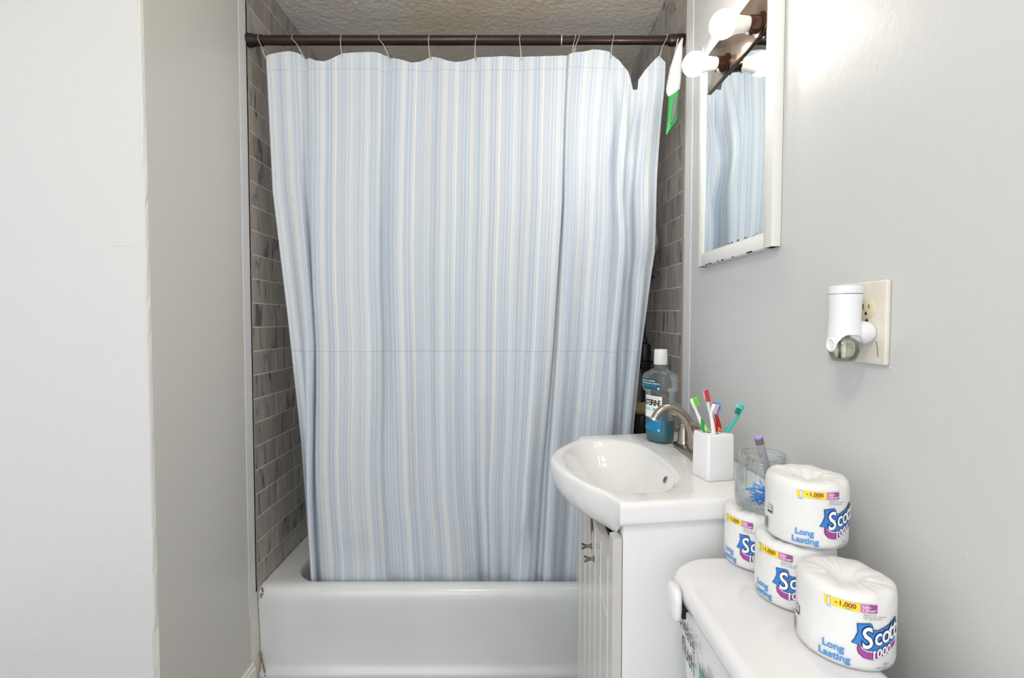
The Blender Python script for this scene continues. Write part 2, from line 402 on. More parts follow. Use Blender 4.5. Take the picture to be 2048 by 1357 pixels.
# right wall (painted) up to the tub
bm = bmesh.new(); box(bm, .600, .72, -2.0, 1.640, ZF, ZC)
def lump(y, z, r, sy=1, sz=1):
    t = bmesh.new(); bmesh.ops.create_icosphere(t, subdivisions=1, radius=r); merge(bm, t, 0, Matrix.Translation((.600, y, z)) @ Matrix.Diagonal((.45, sy, sz, 1)))
random.seed(11)
for k in range(26): lump(1.42+random.gauss(0, .045), 1.10+random.gauss(0, .06), random.choice([.0010, .0014, .002]), 1, random.choice([1, 2, 3]))
for k in range(9): lump(1.33-.008*k, 1.178-.0006*k, .0012, 2.5, .8)
for k in range(30): lump(random.uniform(.55, 1.55), random.uniform(.8, 2.1), random.choice([.0008, .0011, .0016]), 1, random.choice([1, 1, 2]))
for y, z, r in ((.735, 1.278, .0022), (.728, 1.270, .0016), (.93, 1.215, .0018), (.757, 1.149, .002), (.752, 1.146, .0022)): lump(y, z, r, 1.4, 1)
struct('wall_right', bm, 'wall', smooth=30)
# left stub wall and the wall face turned toward the camera, with a ragged painted corner
bm = bmesh.new()
n = 110; cols = []
for i in range(n+1):
    z = lerp(ZF, ZC, i/n); jx = .0035*noise.noise((0, 0, z*9))+.004*noise.noise((3, 0, z*31))
    cols.append((z, -.883+jx+(.010 if z < .45 else 0)*-.6))
vf = [[bm.verts.new((x, 1.200, z)) for z, x in cols], [bm.verts.new((XL, 1.206, z)) for z, x in cols],
      [bm.verts.new((XL, 1.640, z)) for z, x in cols]]
for a, b in zip(vf, vf[1:]):
    for i in range(n): bm.faces.new((a[i], b[i], b[i+1], a[i+1]))
back = [bm.verts.new((-.98, 1.64, cols[0][0])), bm.verts.new((-.98, 1.64, cols[-1][0]))]
struct('wall_left', bm, 'wall_warm_lit')
bm = bmesh.new()
vf = [[bm.verts.new((-2.4, 1.200, z)) for z, x in cols], [bm.verts.new((x-.012, 1.200, z)) for z, x in cols],
      [bm.verts.new((x-.003, 1.1975, z)) for z, x in cols], [bm.verts.new((x, 1.200, z)) for z, x in cols], [bm.verts.new((x-.001, 1.203, z)) for z, x in cols]]
for a, b in zip(vf, vf[1:]):
    for i in range(n): bm.faces.new((a[i], b[i], b[i+1], a[i+1]))
# paint drips and specks
for k in range(46):
    z = random.uniform(.1, 2.2); x = random.uniform(-1.25, -.92); r = random.choice([.001, .0015, .002, .0025])
    t = bmesh.new(); bmesh.ops.create_icosphere(t, subdivisions=1, radius=r); merge(bm, t, 0, Matrix.Translation((x, 1.2, z)) @ Matrix.Diagonal((1, .5, random.choice([1, 1, 2.2]), 1)))
for k in range(9):
    x = -.972+.0065*k; t = bmesh.new(); bmesh.ops.create_icosphere(t, subdivisions=1, radius=.002)
    merge(bm, t, 0, Matrix.Translation((x, 1.2, 1.408+.003*noise.noise((k*.9, 0, 0)))) @ Matrix.Diagonal((2, .5, .8, 1)))
wf = struct('wall_left_front', bm, 'wall_rough', smooth=30)

# tiled alcove: backing walls with grout, tiles as children
def tile_shape(name):
    t = bmesh.new(); box(t, -.5, .5, -.5, .5, -.5, .5)
    me = bpy.data.meshes.new(name); t.to_mesh(me); t.free(); me.materials.append(M['tile']); return me
def bev_tile(w_, h_):
    t = bmesh.new(); e = .0007; d = .0016
    lo = [t.verts.new((x, y, 0)) for x, y in ((-w_/2, -h_/2), (w_/2, -h_/2), (w_/2, h_/2), (-w_/2, h_/2))]
    mi = [t.verts.new((x, y, d-e)) for x, y in ((-w_/2, -h_/2), (w_/2, -h_/2), (w_/2, h_/2), (-w_/2, h_/2))]
    hi = [t.verts.new((x, y, d)) for x, y in ((-w_/2+e, -h_/2+e), (w_/2-e, -h_/2+e), (w_/2-e, h_/2-e), (-w_/2+e, h_/2-e))]
    for A, B in ((lo, mi), (mi, hi)):
        for i in range(4): t.faces.new((A[i], A[(i+1) % 4], B[(i+1) % 4], B[i]))
    t.faces.new(hi)
    me = bpy.data.meshes.new('tile'); t.to_mesh(me); t.free(); me.materials.append(M['tile']); return me
cache = {}
def tile(parent, w_, h_, mtx):
    k = (round(w_, 3), round(h_, 3))
    if k not in cache: cache[k] = bev_tile(*k)
    o = link('tile', cache[k], parent); o.matrix_basis = mtx; return o
G = .0030
def cells(cuts, lo, hi):
    c = sorted([lo]+[k for k in cuts if lo+.01 < k < hi-.01]+[hi]); return list(zip(c, c[1:]))
def rows_left():
    z = .2749; out = []; k = 0
    while z < ZC-.012:
        out.append((z, min(z+.0844, ZC), k)); z += .0844; k += 1
    return out
def rows_right():
    z = 2.0079-.083*21; out = []; j = 20
    while z < ZC-.012:
        out.append((max(z, .2749), min(z+.083, ZC), j)); z += .083; j -= 1
    return out
bm = bmesh.new(); box(bm, XL-.10, XL-.0012, 1.640, 2.55, ZF, ZC)
wl = struct('wall_left_tiled', bm, 'grout')
for z0, z1, k in rows_left():
    for a, b in cells([1.8515+.305*i for i in range(3)] if k % 2 else [2.0+.305*i for i in range(3)], YF, YB):
        mtx = Matrix.Translation((XL-.0016, (a+b)/2, (z0+z1)/2)) @ Matrix(((0, 0, 1, 0), (1, 0, 0, 0), (0, 1, 0, 0), (0, 0, 0, 1)))
        tile(wl, b-a-G, z1-z0-G, mtx)
bm = bmesh.new(); box(bm, XR+.0012, XR+.11, 1.640, 2.55, ZF, ZC)
wr = struct('wall_right_tiled', bm, 'grout')
for z0, z1, j in rows_right():
    for a, b in cells([1.862+.305*i for i in range(3)] if j % 2 else [2.025+.305*i for i in range(3)], YF, YB):
        tl = .02; zc = (z0+z1)/2+((a+b)/2-YF)*tl
        if z1+((b-YF)*tl) > ZC-.002: zc -= 0; 
        mtx = Matrix.Translation((XR+.0016, (a+b)/2, zc)) @ Matrix.Rotation(tl, 4, 'X') @ Matrix(((0, 0, -1, 0), (-1, 0, 0, 0), (0, 1, 0, 0), (0, 0, 0, 1)))
        tile(wr, b-a-G, z1-z0-G, mtx)
bm = bmesh.new(); box(bm, XL-.10, XR+.11, YB+.0012, YB+.10, ZF, ZC)
wb = struct('wall_back', bm, 'grout')
for z0, z1, k in rows_left():
    for a, b in cells([XL+.15+.305*i for i in range(6)] if k % 2 else [XL+.305*i for i in range(1, 6)], XL, XR):
        mtx = Matrix.Translation(((a+b)/2, YB+.0016, (z0+z1)/2)) @ Matrix(((1, 0, 0, 0), (0, 0, -1, 0), (0, 1, 0, 0), (0, 0, 0, 1)))
        tile(wb, b-a-G, z1-z0-G, mtx)
# corner trims / caulk beads beside the tile
def wavy_strip(name, x0, x1, y0, y1, mt, amp, z0=.20):
    bm = bmesh.new(); N = 160; L = []
    for i in range(N+1):
        z = lerp(z0, ZC, i/N); j = amp*(noise.noise((x0*7, 1, z*14))+.8*noise.noise((5, x0, z*55)))
        L.append([bm.verts.new((x0, y0+j, z)), bm.verts.new((x1, y0+j*.6, z)), bm.verts.new((x1, y1+j*.4, z)), bm.verts.new((x0, y1, z))])
    for a, b in zip(L, L[1:]):
        for k in range(4): bm.faces.new((a[k], a[(k+1) % 4], b[(k+1) % 4], b[k]))
    return struct(name, bm, mt, smooth=40)
wavy_strip('trim_1', XL-.02, XL+.0015, 1.632, YF-.008, 'bead', .003)
wavy_strip('trim_2', .5985, .622, 1.585, 1.645, 'bead', .004)
wavy_strip('trim_3', .6065, .630, 1.640, YF-.003, 'bead_warm', .002)
bm = bmesh.new(); box(bm, XL-.01, XL+.0015, 1.675, YF-.001, .27, ZC); struct('trim_4', bm, 'bead_warm')
# baseboard
bm = bmesh.new(); box(bm, XL-.01, XL+.012, 1.21, 1.648, ZF, .022, .002); box(bm, XL-.01, XL+.007, 1.21, 1.648, .02, .038, .002)
struct('baseboard_left', bm, 'frame_white')

# ================================================================== BATHTUB
def tub():
    root = empty('bathtub', (-.134, 2.05, ZF))
    tag(root, 'white enamel alcove bathtub with a rounded rim below the striped curtain', 'bathtub')
    zr = .279; bm = bmesh.new()
    x0, x1, y0, y1 = XL+.002, XR-.002, YF, YB-.002
    # rim + basin as rings of a rounded rectangle
    def rr(xa, xb, ya, yb, r, n=10):
        P = []
        for cx, cy, a0 in ((xb-r, yb-r, 0), (xa+r, yb-r, 90), (xa+r, ya+r, 180), (xb-r, ya+r, 270)):
            for k in range(n+1):
                a = math.radians(a0+90*k/n); P.append((cx+r*math.cos(a), cy+r*math.sin(a)))
        return P
    L = []
    def ring(xa, xb, ya, yb, r, z): L.append([bm.verts.new((x, y, z)) for x, y in rr(xa, xb, ya, yb, r)])
    yi = YF+.034
    for q in ((x0, x1, y0+.034, y1, .002, zr-.006), (x0+.001, x1-.001, y0+.040, y1-.001, .003, zr)):
        ring(*q)
    ring(x0+.085, x1-.08, yi-.004, y1-.055, .145, zr-.0005)
    for ins, z in ((.000, zr-.002), (.005, zr-.008), (.009, zr-.02), (.012, zr-.05), (.03, zr-.20), (.06, zr-.29), (.11, zr-.325), (.2, zr-.33)):
        ring(x0+.088+ins, x1-.083-ins, yi+ins*.6, y1-.058-ins*.6, .14, z)
    for a, b in zip(L, L[1:]):
        m = len(a)
        for k in range(m): bm.faces.new((a[k], a[(k+1) % m], b[(k+1) % m], b[k]))
    bm.faces.new(L[-1]); 
    obj('basin', bm, 'tub', root, 50)
    # apron: profile swept along x, slightly bellied
    prof = [(y0+.042, zr), (y0+.034, zr-.0008), (y0+.024, zr-.003), (y0+.014, zr-.008), (y0+.007, zr-.016), (y0+.002, zr-.028), (y0, zr-.042), (y0+.001, zr-.06),
            (y0+.008, .12), (y0+.012, 0.0), (y0+.008, -.022), (y0-.003, -.030), (y0-.004, -.040), (y0+.004, ZF), (y0+.06, ZF), (y0+.06, zr-.02)]
    bm = bmesh.new(); N = 30; R = []
    for i in range(N+1):
        x = lerp(x0, x1, i/N); R.append([bm.verts.new((x, y, z)) for y, z in prof])
    for a, b in zip(R, R[1:]):
        for k in range(len(prof)-1): bm.faces.new((a[k], a[k+1], b[k+1], b[k]))
    bm.faces.new(R[0]); bm.faces.new(R[-1])
    obj('apron', bm, 'tub', root, 50)
    bm = bmesh.new()   # caulk grime at the left corner and along the wall
    for k in range(26):
        t = bmesh.new(); bmesh.ops.create_icosphere(t, subdivisions=1, radius=random.uniform(.002, .006))
        p = (x0+.004+random.uniform(0, .012), y0+random.uniform(-.001, .012), random.uniform(zr-.05, zr-.004)) if k < 14 else (x0+.004, y0+.02+.018*(k-14), zr)
        if k >= 14 and k % 3: p = (x0+.003, y0+.02+.015*(k-14), zr)
        merge(bm, t, 0, Matrix.Translation(p) @ Matrix.Diagonal((.7, .5, 1.1, 1)) @ Matrix.Scale(1 if k < 14 else .45, 4))
    for k in range(16):
        t = bmesh.new(); bmesh.ops.create_icosphere(t, subdivisions=1, radius=random.uniform(.002, .005))
        merge(bm, t, 0, Matrix.Translation((x0+.003+.0012*k, y0-.001, .045-.0055*k)))
    tag(obj('caulk_stain', bm, 'grime', root, 60), 'brown mouldy caulk at the rim corner', kind='stuff')
    # drain and overflow at the hidden right end
    bm = bmesh.new(); lathe(bm, [(.03, 0), (.03, .004), (.02, .006), (.001, .006)], 24, Matrix.Translation((.33, 2.03, zr-.332)))
    obj('drain', bm, 'chrome', root)
tub()

# ================================================================== SHOWER ROD, CURTAIN, HOOKS
ROD = 2.181
def rod():
    root = empty('shower_rod', (-.13, YF, ROD))
    tag(root, 'dark brown telescoping tension rod spanning the tub alcove under the ceiling', 'shower rod')
    X90 = Matrix.Rotation(PI/2, 4, 'Y')
    bm = bmesh.new(); tube(bm, [(-.85, YF, ROD), (.188, YF, ROD)], .0158, 32); obj('outer_tube', bm, 'bronze', root, 40)
    bm = bmesh.new(); tube(bm, [(.186, YF, ROD), (.59, YF, ROD)], .0142, 32); obj('inner_tube', bm, 'bronze', root, 40)
    bm = bmesh.new(); tube(bm, [(.186, YF, ROD), (.190, YF, ROD)], [.0162, .0162], 32); obj('sleeve_ring', bm, 'wire', root, 40)
    bm = bmesh.new(); lathe(bm, [(.0225, 0), (.0225, .006), (.0195, .022), (.0178, .034), (.0185, .042), (.0175, .05)], 32, Matrix.Translation((XL+.001, YF, ROD)) @ X90)
    tag(obj('end_cap', bm, 'rubber', root, 40), 'flared black rubber end cap')
    bm = bmesh.new(); lathe(bm, [(.0205, 0), (.0205, .02), (.0190, .034), (.0190, .052), (.0168, .056)], 32, Matrix.Translation((XR-.001, YF, ROD)) @ Matrix.Rotation(-PI/2, 4, 'Y'))
    tag(obj('end_cap', bm, 'bronze', root, 40), 'brown collar end cap')
rod()

TOP = [(-0.8185, 2.1296), (-0.8011, 2.1363), (-0.7739, 2.1416), (-0.7377, 2.1438), (-0.6971, 2.1385), (-0.6905, 2.1252), (-0.6702, 2.1208), (-0.6477, 2.111), (-0.6183, 2.1075), (-0.5979, 2.1141), (-0.5569, 2.1341), (-0.5117, 2.1376), (-0.4529, 2.1394), (-0.4031, 2.1363), (-0.3964, 2.1252), (-0.3536, 2.1141), (-0.3219, 2.1066), (-0.2947, 2.1141), (-0.2585, 2.1319), (-0.2359, 2.1252), (-0.1997, 2.1119), (-0.1726, 2.1088), (-0.15, 2.1141), (-0.1047, 2.1274), (-0.0595, 2.1252), (-0.0029, 2.1275), (0.0499, 2.1286), (0.1027, 2.1244), (0.1555, 2.1251), (0.2223, 2.1296), (0.261, 2.1331), (0.2961, 2.1424), (0.3172, 2.1417), (0.356, 2.1331), (0.3843, 2.1124), (0.4163, 2.0743), (0.4272, 2.0397), (0.4327, 2.0137), (0.4405, 2.0128), (0.4485, 2.0148), (0.4518, 2.0466), (0.4726, 2.0778), (0.5005, 2.1089), (0.5214, 2.1279), (0.5321, 2.1158), (0.5428, 2.1054)]
def curtain():
    # cloth is laid out in three stretches; u is the length of cloth
    NU = 760; NV = 84
    XA, XB = .2130, .3560
    arc = [0]; seg3 = [p for p in TOP if p[0] >= XB]
    for a, b in zip(seg3, seg3[1:]): arc.append(arc[-1]+math.hypot(b[0]-a[0], b[1]-a[1]))
    L1, L2, L3 = 1.115, .235, arc[-1]*1.0
    L = L1+L2+L3; ZT = [(p[0], p[1]) for p in TOP]
    def top3(u):
        f = (u-L1-L2)/L3*arc[-1]
        return ramp(list(zip(arc, [p[0] for p in seg3])), f), ramp(list(zip(arc, [p[1] for p in seg3])), f)
    def uof(x):
        if x <= XA: return (x+.8185)/(XA+.8185)*L1
        if x <= XB: return L1+(x-XA)/(XB-XA)*L2
        return L1+L2+ramp([(p[0], a) for p, a in zip(seg3, arc)], x)
    # folds: (u centre at top, drift, width, [(v, amplitude)...], sign)
    F = [(uof(-.690), .0, .019, [(0, 1.3), (.3, 1.2), (.6, .75), (.85, .75), (1, .9)], 1),
         (uof(-.795), .0, .018, [(0, .15), (.5, .3), (1, .9)], 1),
         (uof(-.745), .0, .018, [(0, .1), (.5, .2), (1, .75)], -1),
         (uof(-.62), .0, .05, [(0, .15), (1, .12)], -1),
         (uof(-.398), .0, .020, [(0, 1.2), (.15, 1.1), (.4, .6), (.7, .3), (1, .3)], 1),
         (uof(-.50), .0, .06, [(0, .12), (.5, .15), (1, .15)], -1),
         (uof(-.257), .0, .03, [(0, .6), (.3, .2), (1, .25)], 1),
         (uof(-.11), .0, .03, [(0, .55), (.2, .25), (1, .2)], 1),
         (uof(-.05), .0, .03, [(0, .1), (.6, .2), (1, .9)], 1),
         (uof(.050), .0, .025, [(0, .5), (.4, .25), (.8, .3), (1, .7)], 1),
         (uof(.135), .0, .03, [(0, .15), (.5, .2), (1, .5)], -1),
         (uof(.228), .0, .0155, [(0, 1.0), (.25, 1.25), (.55, 1.5), (1, 1.9)], 1),
         (uof(.262), .0, .024, [(0, .1), (.4, .5), (1, 1.3)], -1),
         (uof(.318), .0, .024, [(0, .15), (.5, .5), (.75, 1.0), (1, 1.3)], 1),
         (uof(.362), .0, .024, [(0, .9), (.12, .8), (.4, .5), (1, .7)], 1),
         (uof(.410), .0, .030, [(0, .3), (.12, 1.2), (.3, .9), (.6, .5), (1, .9)], -1),
         (uof(.450), .0, .030, [(0, .3), (.10, 1.2), (.3, 1.0), (.5, .6), (.8, 1.0), (1, 1.1)], 1),
         (uof(.500), .0, .030, [(0, .3), (.12, .7), (.3, .6), (.6, .7), (.85, 1.2), (1, 1.2)], -1)]
    D = lambda t: -t*math.exp(.5-t*t/2)
    left = [(0, -.8185), (.23, -.814), (.45, -.782), (.68, -.752), (.93, -.7335), (1, -.729)]
    right = [(0, .541), (.08, .528), (.33, .524), (.50, .489), (.65, .467), (.80, .452), (1, .440)]
    yy = [(0, YF), (.23, 1.712), (.45, 1.742), (.68, 1.768), (.93, 1.790), (1, 1.795)]
    zb = .16; bm = bmesh.new(); uvl = bm.loops.layers.uv.new('UVMap'); rows = []; uvs = {}
    du = L/NU
    for j in range(NV+1):
        v = (j/NV)**1.15
        wa = ramp([(0, XA), (.25, .200), (.5, .168), (.75, .128), (.95, .108), (1, .105)], v)
        wb = ramp([(0, XB), (.1, .352), (.3, .358), (.5, .342), (.7, .312), (.95, .290), (1, .288)], v)
        psi = []
        for i in range(NU+1):
            u = i*du; s = .05*math.sin(u*47)+.03*math.sin(u*113+1.7)
            for uc, dr, wd, am, sg in F:
                t = (u-uc-dr*v)/wd
                if abs(t) < 4: s += sg*ramp(am, v)*D(t)
            psi.append(s)
        i1 = int(round(L1/du)); i2 = int(round((L1+L2)/du)); xs = [0]; ys = [0]
        for ia, ib, xa, xb in ((0, i1, ramp(left, v), wa), (i1, i2, wa, wb), (i2, NU, wb, ramp(right, v))):
            W = xb-xa; lo, hi = 0, 3.2; cl = lambda q: max(-1.95, min(1.95, q))
            for _ in range(26):
                A = (lo+hi)/2; X = sum(math.cos(cl(A*(psi[i]+psi[i+1])/2)) for i in range(ia, ib))*du
                if X > W: lo = A
                else: hi = A
            k = W/X; x0_ = xs[-1]; y0_ = ys[-1]; tx_ = []; ty_ = []; ax_ = ay_ = 0
            for i in range(ia, ib):
                p = cl(A*(psi[i]+psi[i+1])/2); ax_ += math.cos(p)*du; ay_ += math.sin(p)*du; tx_.append(ax_); ty_.append(ay_)
            m_ = len(tx_)
            for i in range(m_): xs.append(x0_+tx_[i]*k); ys.append(y0_+ty_[i]-ay_*(i+1)/m_)
        row = []
        if j == 0: zt0 = [ramp(ZT, min(.5428, ramp(left, 0)+x)) for x in xs]
        for i in range(NU+1):
            u = i*du
            x = ramp(left, v)+xs[i]; dy = ys[i]; tz = zt0[i]
            y = ramp(yy, v)+dy*lerp(.55, 1.15, sst((v-.03)/.35))
            if i >= i2:
                tx, tz = top3(u); t = sst(v/.17); x = lerp(tx, x, t); y = lerp(YF-.004, y, sst(v/.08))
            # soft U shaped drape under the sagging stretch at the right
            q = math.exp(-((x-.44)/.075)**2)
            y -= .022*q*math.exp(-((v-.13)/.05)**2)-.014*q*math.exp(-((v-.21)/.04)**2)+.012*q*math.exp(-((v-.30)/.05)**2)-.012*math.exp(-((x-.47)/.04)**2)*math.exp(-((v-.37)/.03)**2)
            z = tz-v*(tz-zb)
            y = max(y, YF-.035) if v < .9 else max(y, YF+.062)
            if v > .75: y = max(y, lerp(YF, YF+.064, sst((v-.75)/.15)))
            vt = bm.verts.new((x, y, z)); row.append(vt); uvs[vt] = (u, (2.135-z))
        rows.append(row)
    for a, b in zip(rows, rows[1:]):
        for i in range(NU):
            f = bm.faces.new((a[i], b[i], b[i+1], a[i+1]))
            for lp in f.loops: lp[uvl].uv = uvs[lp.vert]
    me = bpy.data.meshes.new('shower_curtain'); bm.to_mesh(me); bm.free(); me.materials.append(M['curtain'])
    for p in me.polygons: p.use_smooth = True
    o = link('shower_curtain', me)
    tag(o, 'pale blue and white striped cloth shower curtain hanging into the tub', 'shower curtain')
curtain()

HOOKS = [(-0.8382, -0.8185, 2.1303), (-0.724, -0.6923, 2.1387), (-0.5588, -0.5576, 2.1336), (-0.431, -0.4007, 2.137), (-0.2624, -0.2592, 2.132), (-0.1022, -0.1057, 2.1286), (0.0443, 0.0512, 2.1286), (0.232, 0.2245, 2.1303), (0.2445, 0.2290, 2.1303), (0.3612, 0.3564, 2.1336), (0.5418, 0.5204, 2.1269), (0.5809, 0.5745, 2.1387)]
HL = ['thin wire curtain hook beside the black left end cap of the rod', 'wire curtain hook leaning right, above the first deep curtain fold',
      'upright wire curtain hook, third from the left wall', 'wire curtain hook slanting down to the right, fourth from the left wall',
      'wire curtain hook on the rod, fifth from the left wall', 'wire curtain hook near the middle of the rod, sixth from the left wall',
      'wire curtain hook just left of the seam where the rod tubes join', 'upright wire hook of the crossed pair right of the rod seam',
      'slanting wire hook of the crossed pair right of the rod seam', 'wire curtain hook where the curtain starts to sag at the right',
      'long wire curtain hook holding the top right corner of the curtain', 'white hook carrying the green and white bag at the rod end']
for (xr, xc, zc), lb in zip(HOOKS, HL):
    bm = bmesh.new(); P = []
    r = .0175
    for k in range(0, 13):
        a = math.radians(-10+200*k/12); P.append((xr+.003*math.sin(k), YF-r*math.cos(a), ROD+r*math.sin(a)))
    P += [(lerp(xr, xc, .5)+.004, YF+.015, lerp(ROD, zc, .55)), (xc+.003, YF+.006, zc-.010), (xc+.001, YF-.004, zc-.014), (xc, YF-.009, zc-.008), (lerp(xr, xc, .55), YF-.015, lerp(ROD, zc, .5))]
    tube(bm, P, .00125 if lb[0] != 'w' or 'white' not in lb else .002, 8, closed=True)
    o = obj('curtain_hook', bm, 'plastic_white' if 'white hook' in lb else 'wire', None, 60)
    tag(o, lb, 'hook', 'hooks along the shower rod')

# bag hanging at the rod end
def loft_rows(bm, rows, mi=0, n=14, yc=0, skew=0):
    """rows: (z, xl, xr, thickness[, yoff])"""
    t = bmesh.new(); R = []
    for row in rows:
        z, xl, xr, th = row[:4]; yo = row[4] if len(row) > 4 else 0
        cx = (xl+xr)/2; hw = (xr-xl)/2
        R.append([t.verts.new((cx+hw*math.cos(2*PI*k/n), yc+yo+th*math.sin(2*PI*k/n)*(1 if abs(math.sin(2*PI*k/n)) else 1), z)) for k in range(n)])
    for a, b in zip(R, R[1:]):
        for k in range(n): t.faces.new((a[k], a[(k+1) % n], b[(k+1) % n], b[k]))
    t.faces.new(R[0]); t.faces.new(R[-1]); merge(bm, t, mi)
root = empty('plastic_bag', (.565, 1.655, 1.85)); tag(root, 'green and white plastic bag hanging from the right end of the rod', 'bag')
bm = bmesh.new(); loft_rows(bm, [(2.168, .586, .591, .002), (2.145, .572, .590, .006), (2.11, .560, .589, .010), (2.066, .547, .587, .014), (2.03, .5405, .585, .017), (2.0, .5357, .582, .016), (1.985, .5385, .568, .011), (1.977, .543, .556, .004)], 0, 18, 1.655)
tag(obj('upper_pouch', bm, 'bag_white', root, 60), 'translucent white upper pouch')
bm = bmesh.new(); loft_rows(bm, [(2.03, .566, .5835, .008), (1.985, .5455, .580, .010), (1.93, .5435, .5765, .009), (1.90, .5415, .5755, .008), (1.875, .539, .558, .006), (1.851, .5370, .541, .002)], 0, 18, 1.657)
tag(obj('lower_bag', bm, 'bag_green', root, 60), 'bright green lower bag')
bm = bmesh.new(); loft_rows(bm, [(1.975, .5615, .5745, .004), (1.94, .5545, .5715, .004), (1.91, .552, .566, .004), (1.885, .5485, .5555, .003)], 0, 12, 1.648)
obj('window_print', bm, 'bag_grey', root, 60)

# ================================================================== THINGS IN THE TUB CORNER, half hidden by the curtain
def caddy():
    root = empty('shower_caddy', (.545, 2.0, .285)); tag(root, 'black corner caddy standing behind the right edge of the curtain', 'caddy')
    bm = bmesh.new(); tube(bm, [(.588, 2.075, .286), (.588, 2.075, 1.62)], .007, 12); obj('pole', bm, 'black', root)
    for z in (.70, 1.03, 1.40):
        bm = bmesh.new(); P = []
        for k in range(25):
            a = 2*PI*k/24; P.append((.535+.062*math.cos(a), 1.985+.085*math.sin(a), z+.03))
        tube(bm, P[:-1], .003, 8, closed=True); tube(bm, [(a, b, z) for a, b, c in P[:-1]], .003, 8, closed=True)
        for k in range(0, 24, 3): tube(bm, [P[k], (P[k][0], P[k][1], z)], .002, 6)
        for k in range(-2, 3): tube(bm, [(.535+k*.02, 1.985-.08*math.sqrt(1-(k*.02/.062)**2), z), (.535+k*.02, 1.985+.08*math.sqrt(1-(k*.02/.062)**2), z)], .002, 6)
        obj('basket', bm, 'black', root, 60)
caddy()
def bottle_simple(x, y, z, r, h, name, mt, capm, lb):
    root = empty(name, (x, y, z)); tag(root, lb, 'bottle')
    bm = bmesh.new(); lathe(bm, [(r*.9, 0), (r, .005), (r, h*.7), (r*.85, h*.8), (r*.4, h*.86)], 24, Matrix.Translation((x, y, z))); obj('body', bm, mt, root)
    bm = bmesh.new(); lathe(bm, [(r*.45, h*.86), (r*.45, h), (r*.3, h*1.02)], 20, Matrix.Translation((x, y, z))); obj('cap', bm, capm, root)
bottle_simple(.560, 1.965, 1.0325, .026, .125, 'shampoo_bottle', 'black', 'black', 'black bottle in the middle basket behind the curtain edge')
bottle_simple(.562, 1.975, 1.4025, .020, .11, 'shampoo_bottle', 'black', 'red', 'small dark bottle with a red cap in the top basket')
bm = bmesh.new(); loft_rows(bm, [(.7035, .520, .585, .045), (.72, .515, .590, .05), (.82, .513, .592, .05), (.845, .520, .588, .045)], 0, 20, 1.985)
tag(obj('toiletry_tub', bm, 'black', None, 40), 'black tub in the lowest basket behind the sink corner', 'container')
root = empty('scrub_brush', (.55, 1.985, .847)); tag(root, 'straw bristled scrub brush lying on the black tub', 'brush')
bm = bmesh.new(); loft_rows(bm, [(.847, .520, .588, .035), (.853, .516, .592, .038), (.860, .520, .588, .035)], 0, 20, 1.985); obj('brush_back', bm, 'wood', root)
bm = bmesh.new()
for i in range(9):
    for k in range(5):
        x = .524+.0075*i; y = 1.962+.011*k; tube(bm, [(x, y, .859), (x+random.uniform(-.006, .004), y+random.uniform(-.005, .005), .885+random.uniform(-.004, .008))], [.0032, .0036], 5)
tag(obj('bristles', bm, 'straw', root, 0), kind='stuff')
bm = bmesh.new(); t = bmesh.new(); bmesh.ops.create_icosphere(t, subdivisions=3, radius=1)
for v in t.verts: v.co *= 1+.25*noise.noise(v.co*2.2)
merge(bm, t, 0, Matrix.Translation((.572, 1.93, 1.54)) @ Matrix.Diagonal((.028, .03, .062, 1)))
tube(bm, [(.588, 2.066, 1.60), (.582, 1.99, 1.615), (.574, 1.935, 1.595)], .0015, 6)
tag(obj('bath_puff', bm, 'loofah', None, 60), 'grey mesh bath puff hanging behind the curtain on the caddy pole', 'bath puff')

# ================================================================== MIRROR CABINET AND LIGHT
def mirror():
    root = empty('mirror_cabinet', (.59, 1.27, 1.385)); tag(root, 'white framed wall mirror reflecting the striped curtain', 'mirror')
    y0, y1, z0, z1, xf, xw = 1.066, 1.478, 1.386, 2.028, .578, .5995
    bm = bmesh.new()
    for a in ((y0, y0+.034, z0, z1), (y1-.030, y1, z0, z1)):
        bm = bmesh.new(); box(bm, xf, xw, a[0], a[1], a[2], a[3], .002); obj('stile', bm, 'frame_white', root)
    for a, nm in (((z0, z0+.034), 'bottom_rail'), ((z1-.034, z1), 'top_rail')):
        bm = bmesh.new(); box(bm, xf+.0003, xw, y0+.002, y1-.002, a[0], a[1], .002); obj(nm, bm, 'frame_white', root)
    bm = bmesh.new(); box(bm, .5830, .5985, y0+.02, y1-.02, z0+.02, z1-.02); o = obj('mirror_glass', bm, 'mirror', root, 0, local=1)
    o.matrix_basis = root.matrix_basis.inverted()
    bm = bmesh.new()
    for a in ((y0+.034, y0+.038, z0+.034, z1-.034), (y1-.036, y1-.030, z0+.034, z1-.034)): box(bm, .5795, .585, a[0], a[1], a[2], a[3], .001)
    box(bm, .5795, .585, y0+.034, y1-.03, z0+.034, z0+.037)
    obj('inner_bead', bm, 'cream', root)
    bm = bmesh.new()     # chips where the paint is missing under the bottom rail
    for k in range(9):
        y = 1.12+random.uniform(0, .30); box(bm, xf-.0006, xf+.004, y, y+random.uniform(.004, .014), z0-.0004, z0+.0022)
    tag(obj('paint_chip', bm, 'dark_gap', root, 0), 'dark chips in the paint', kind='stuff')
mirror()
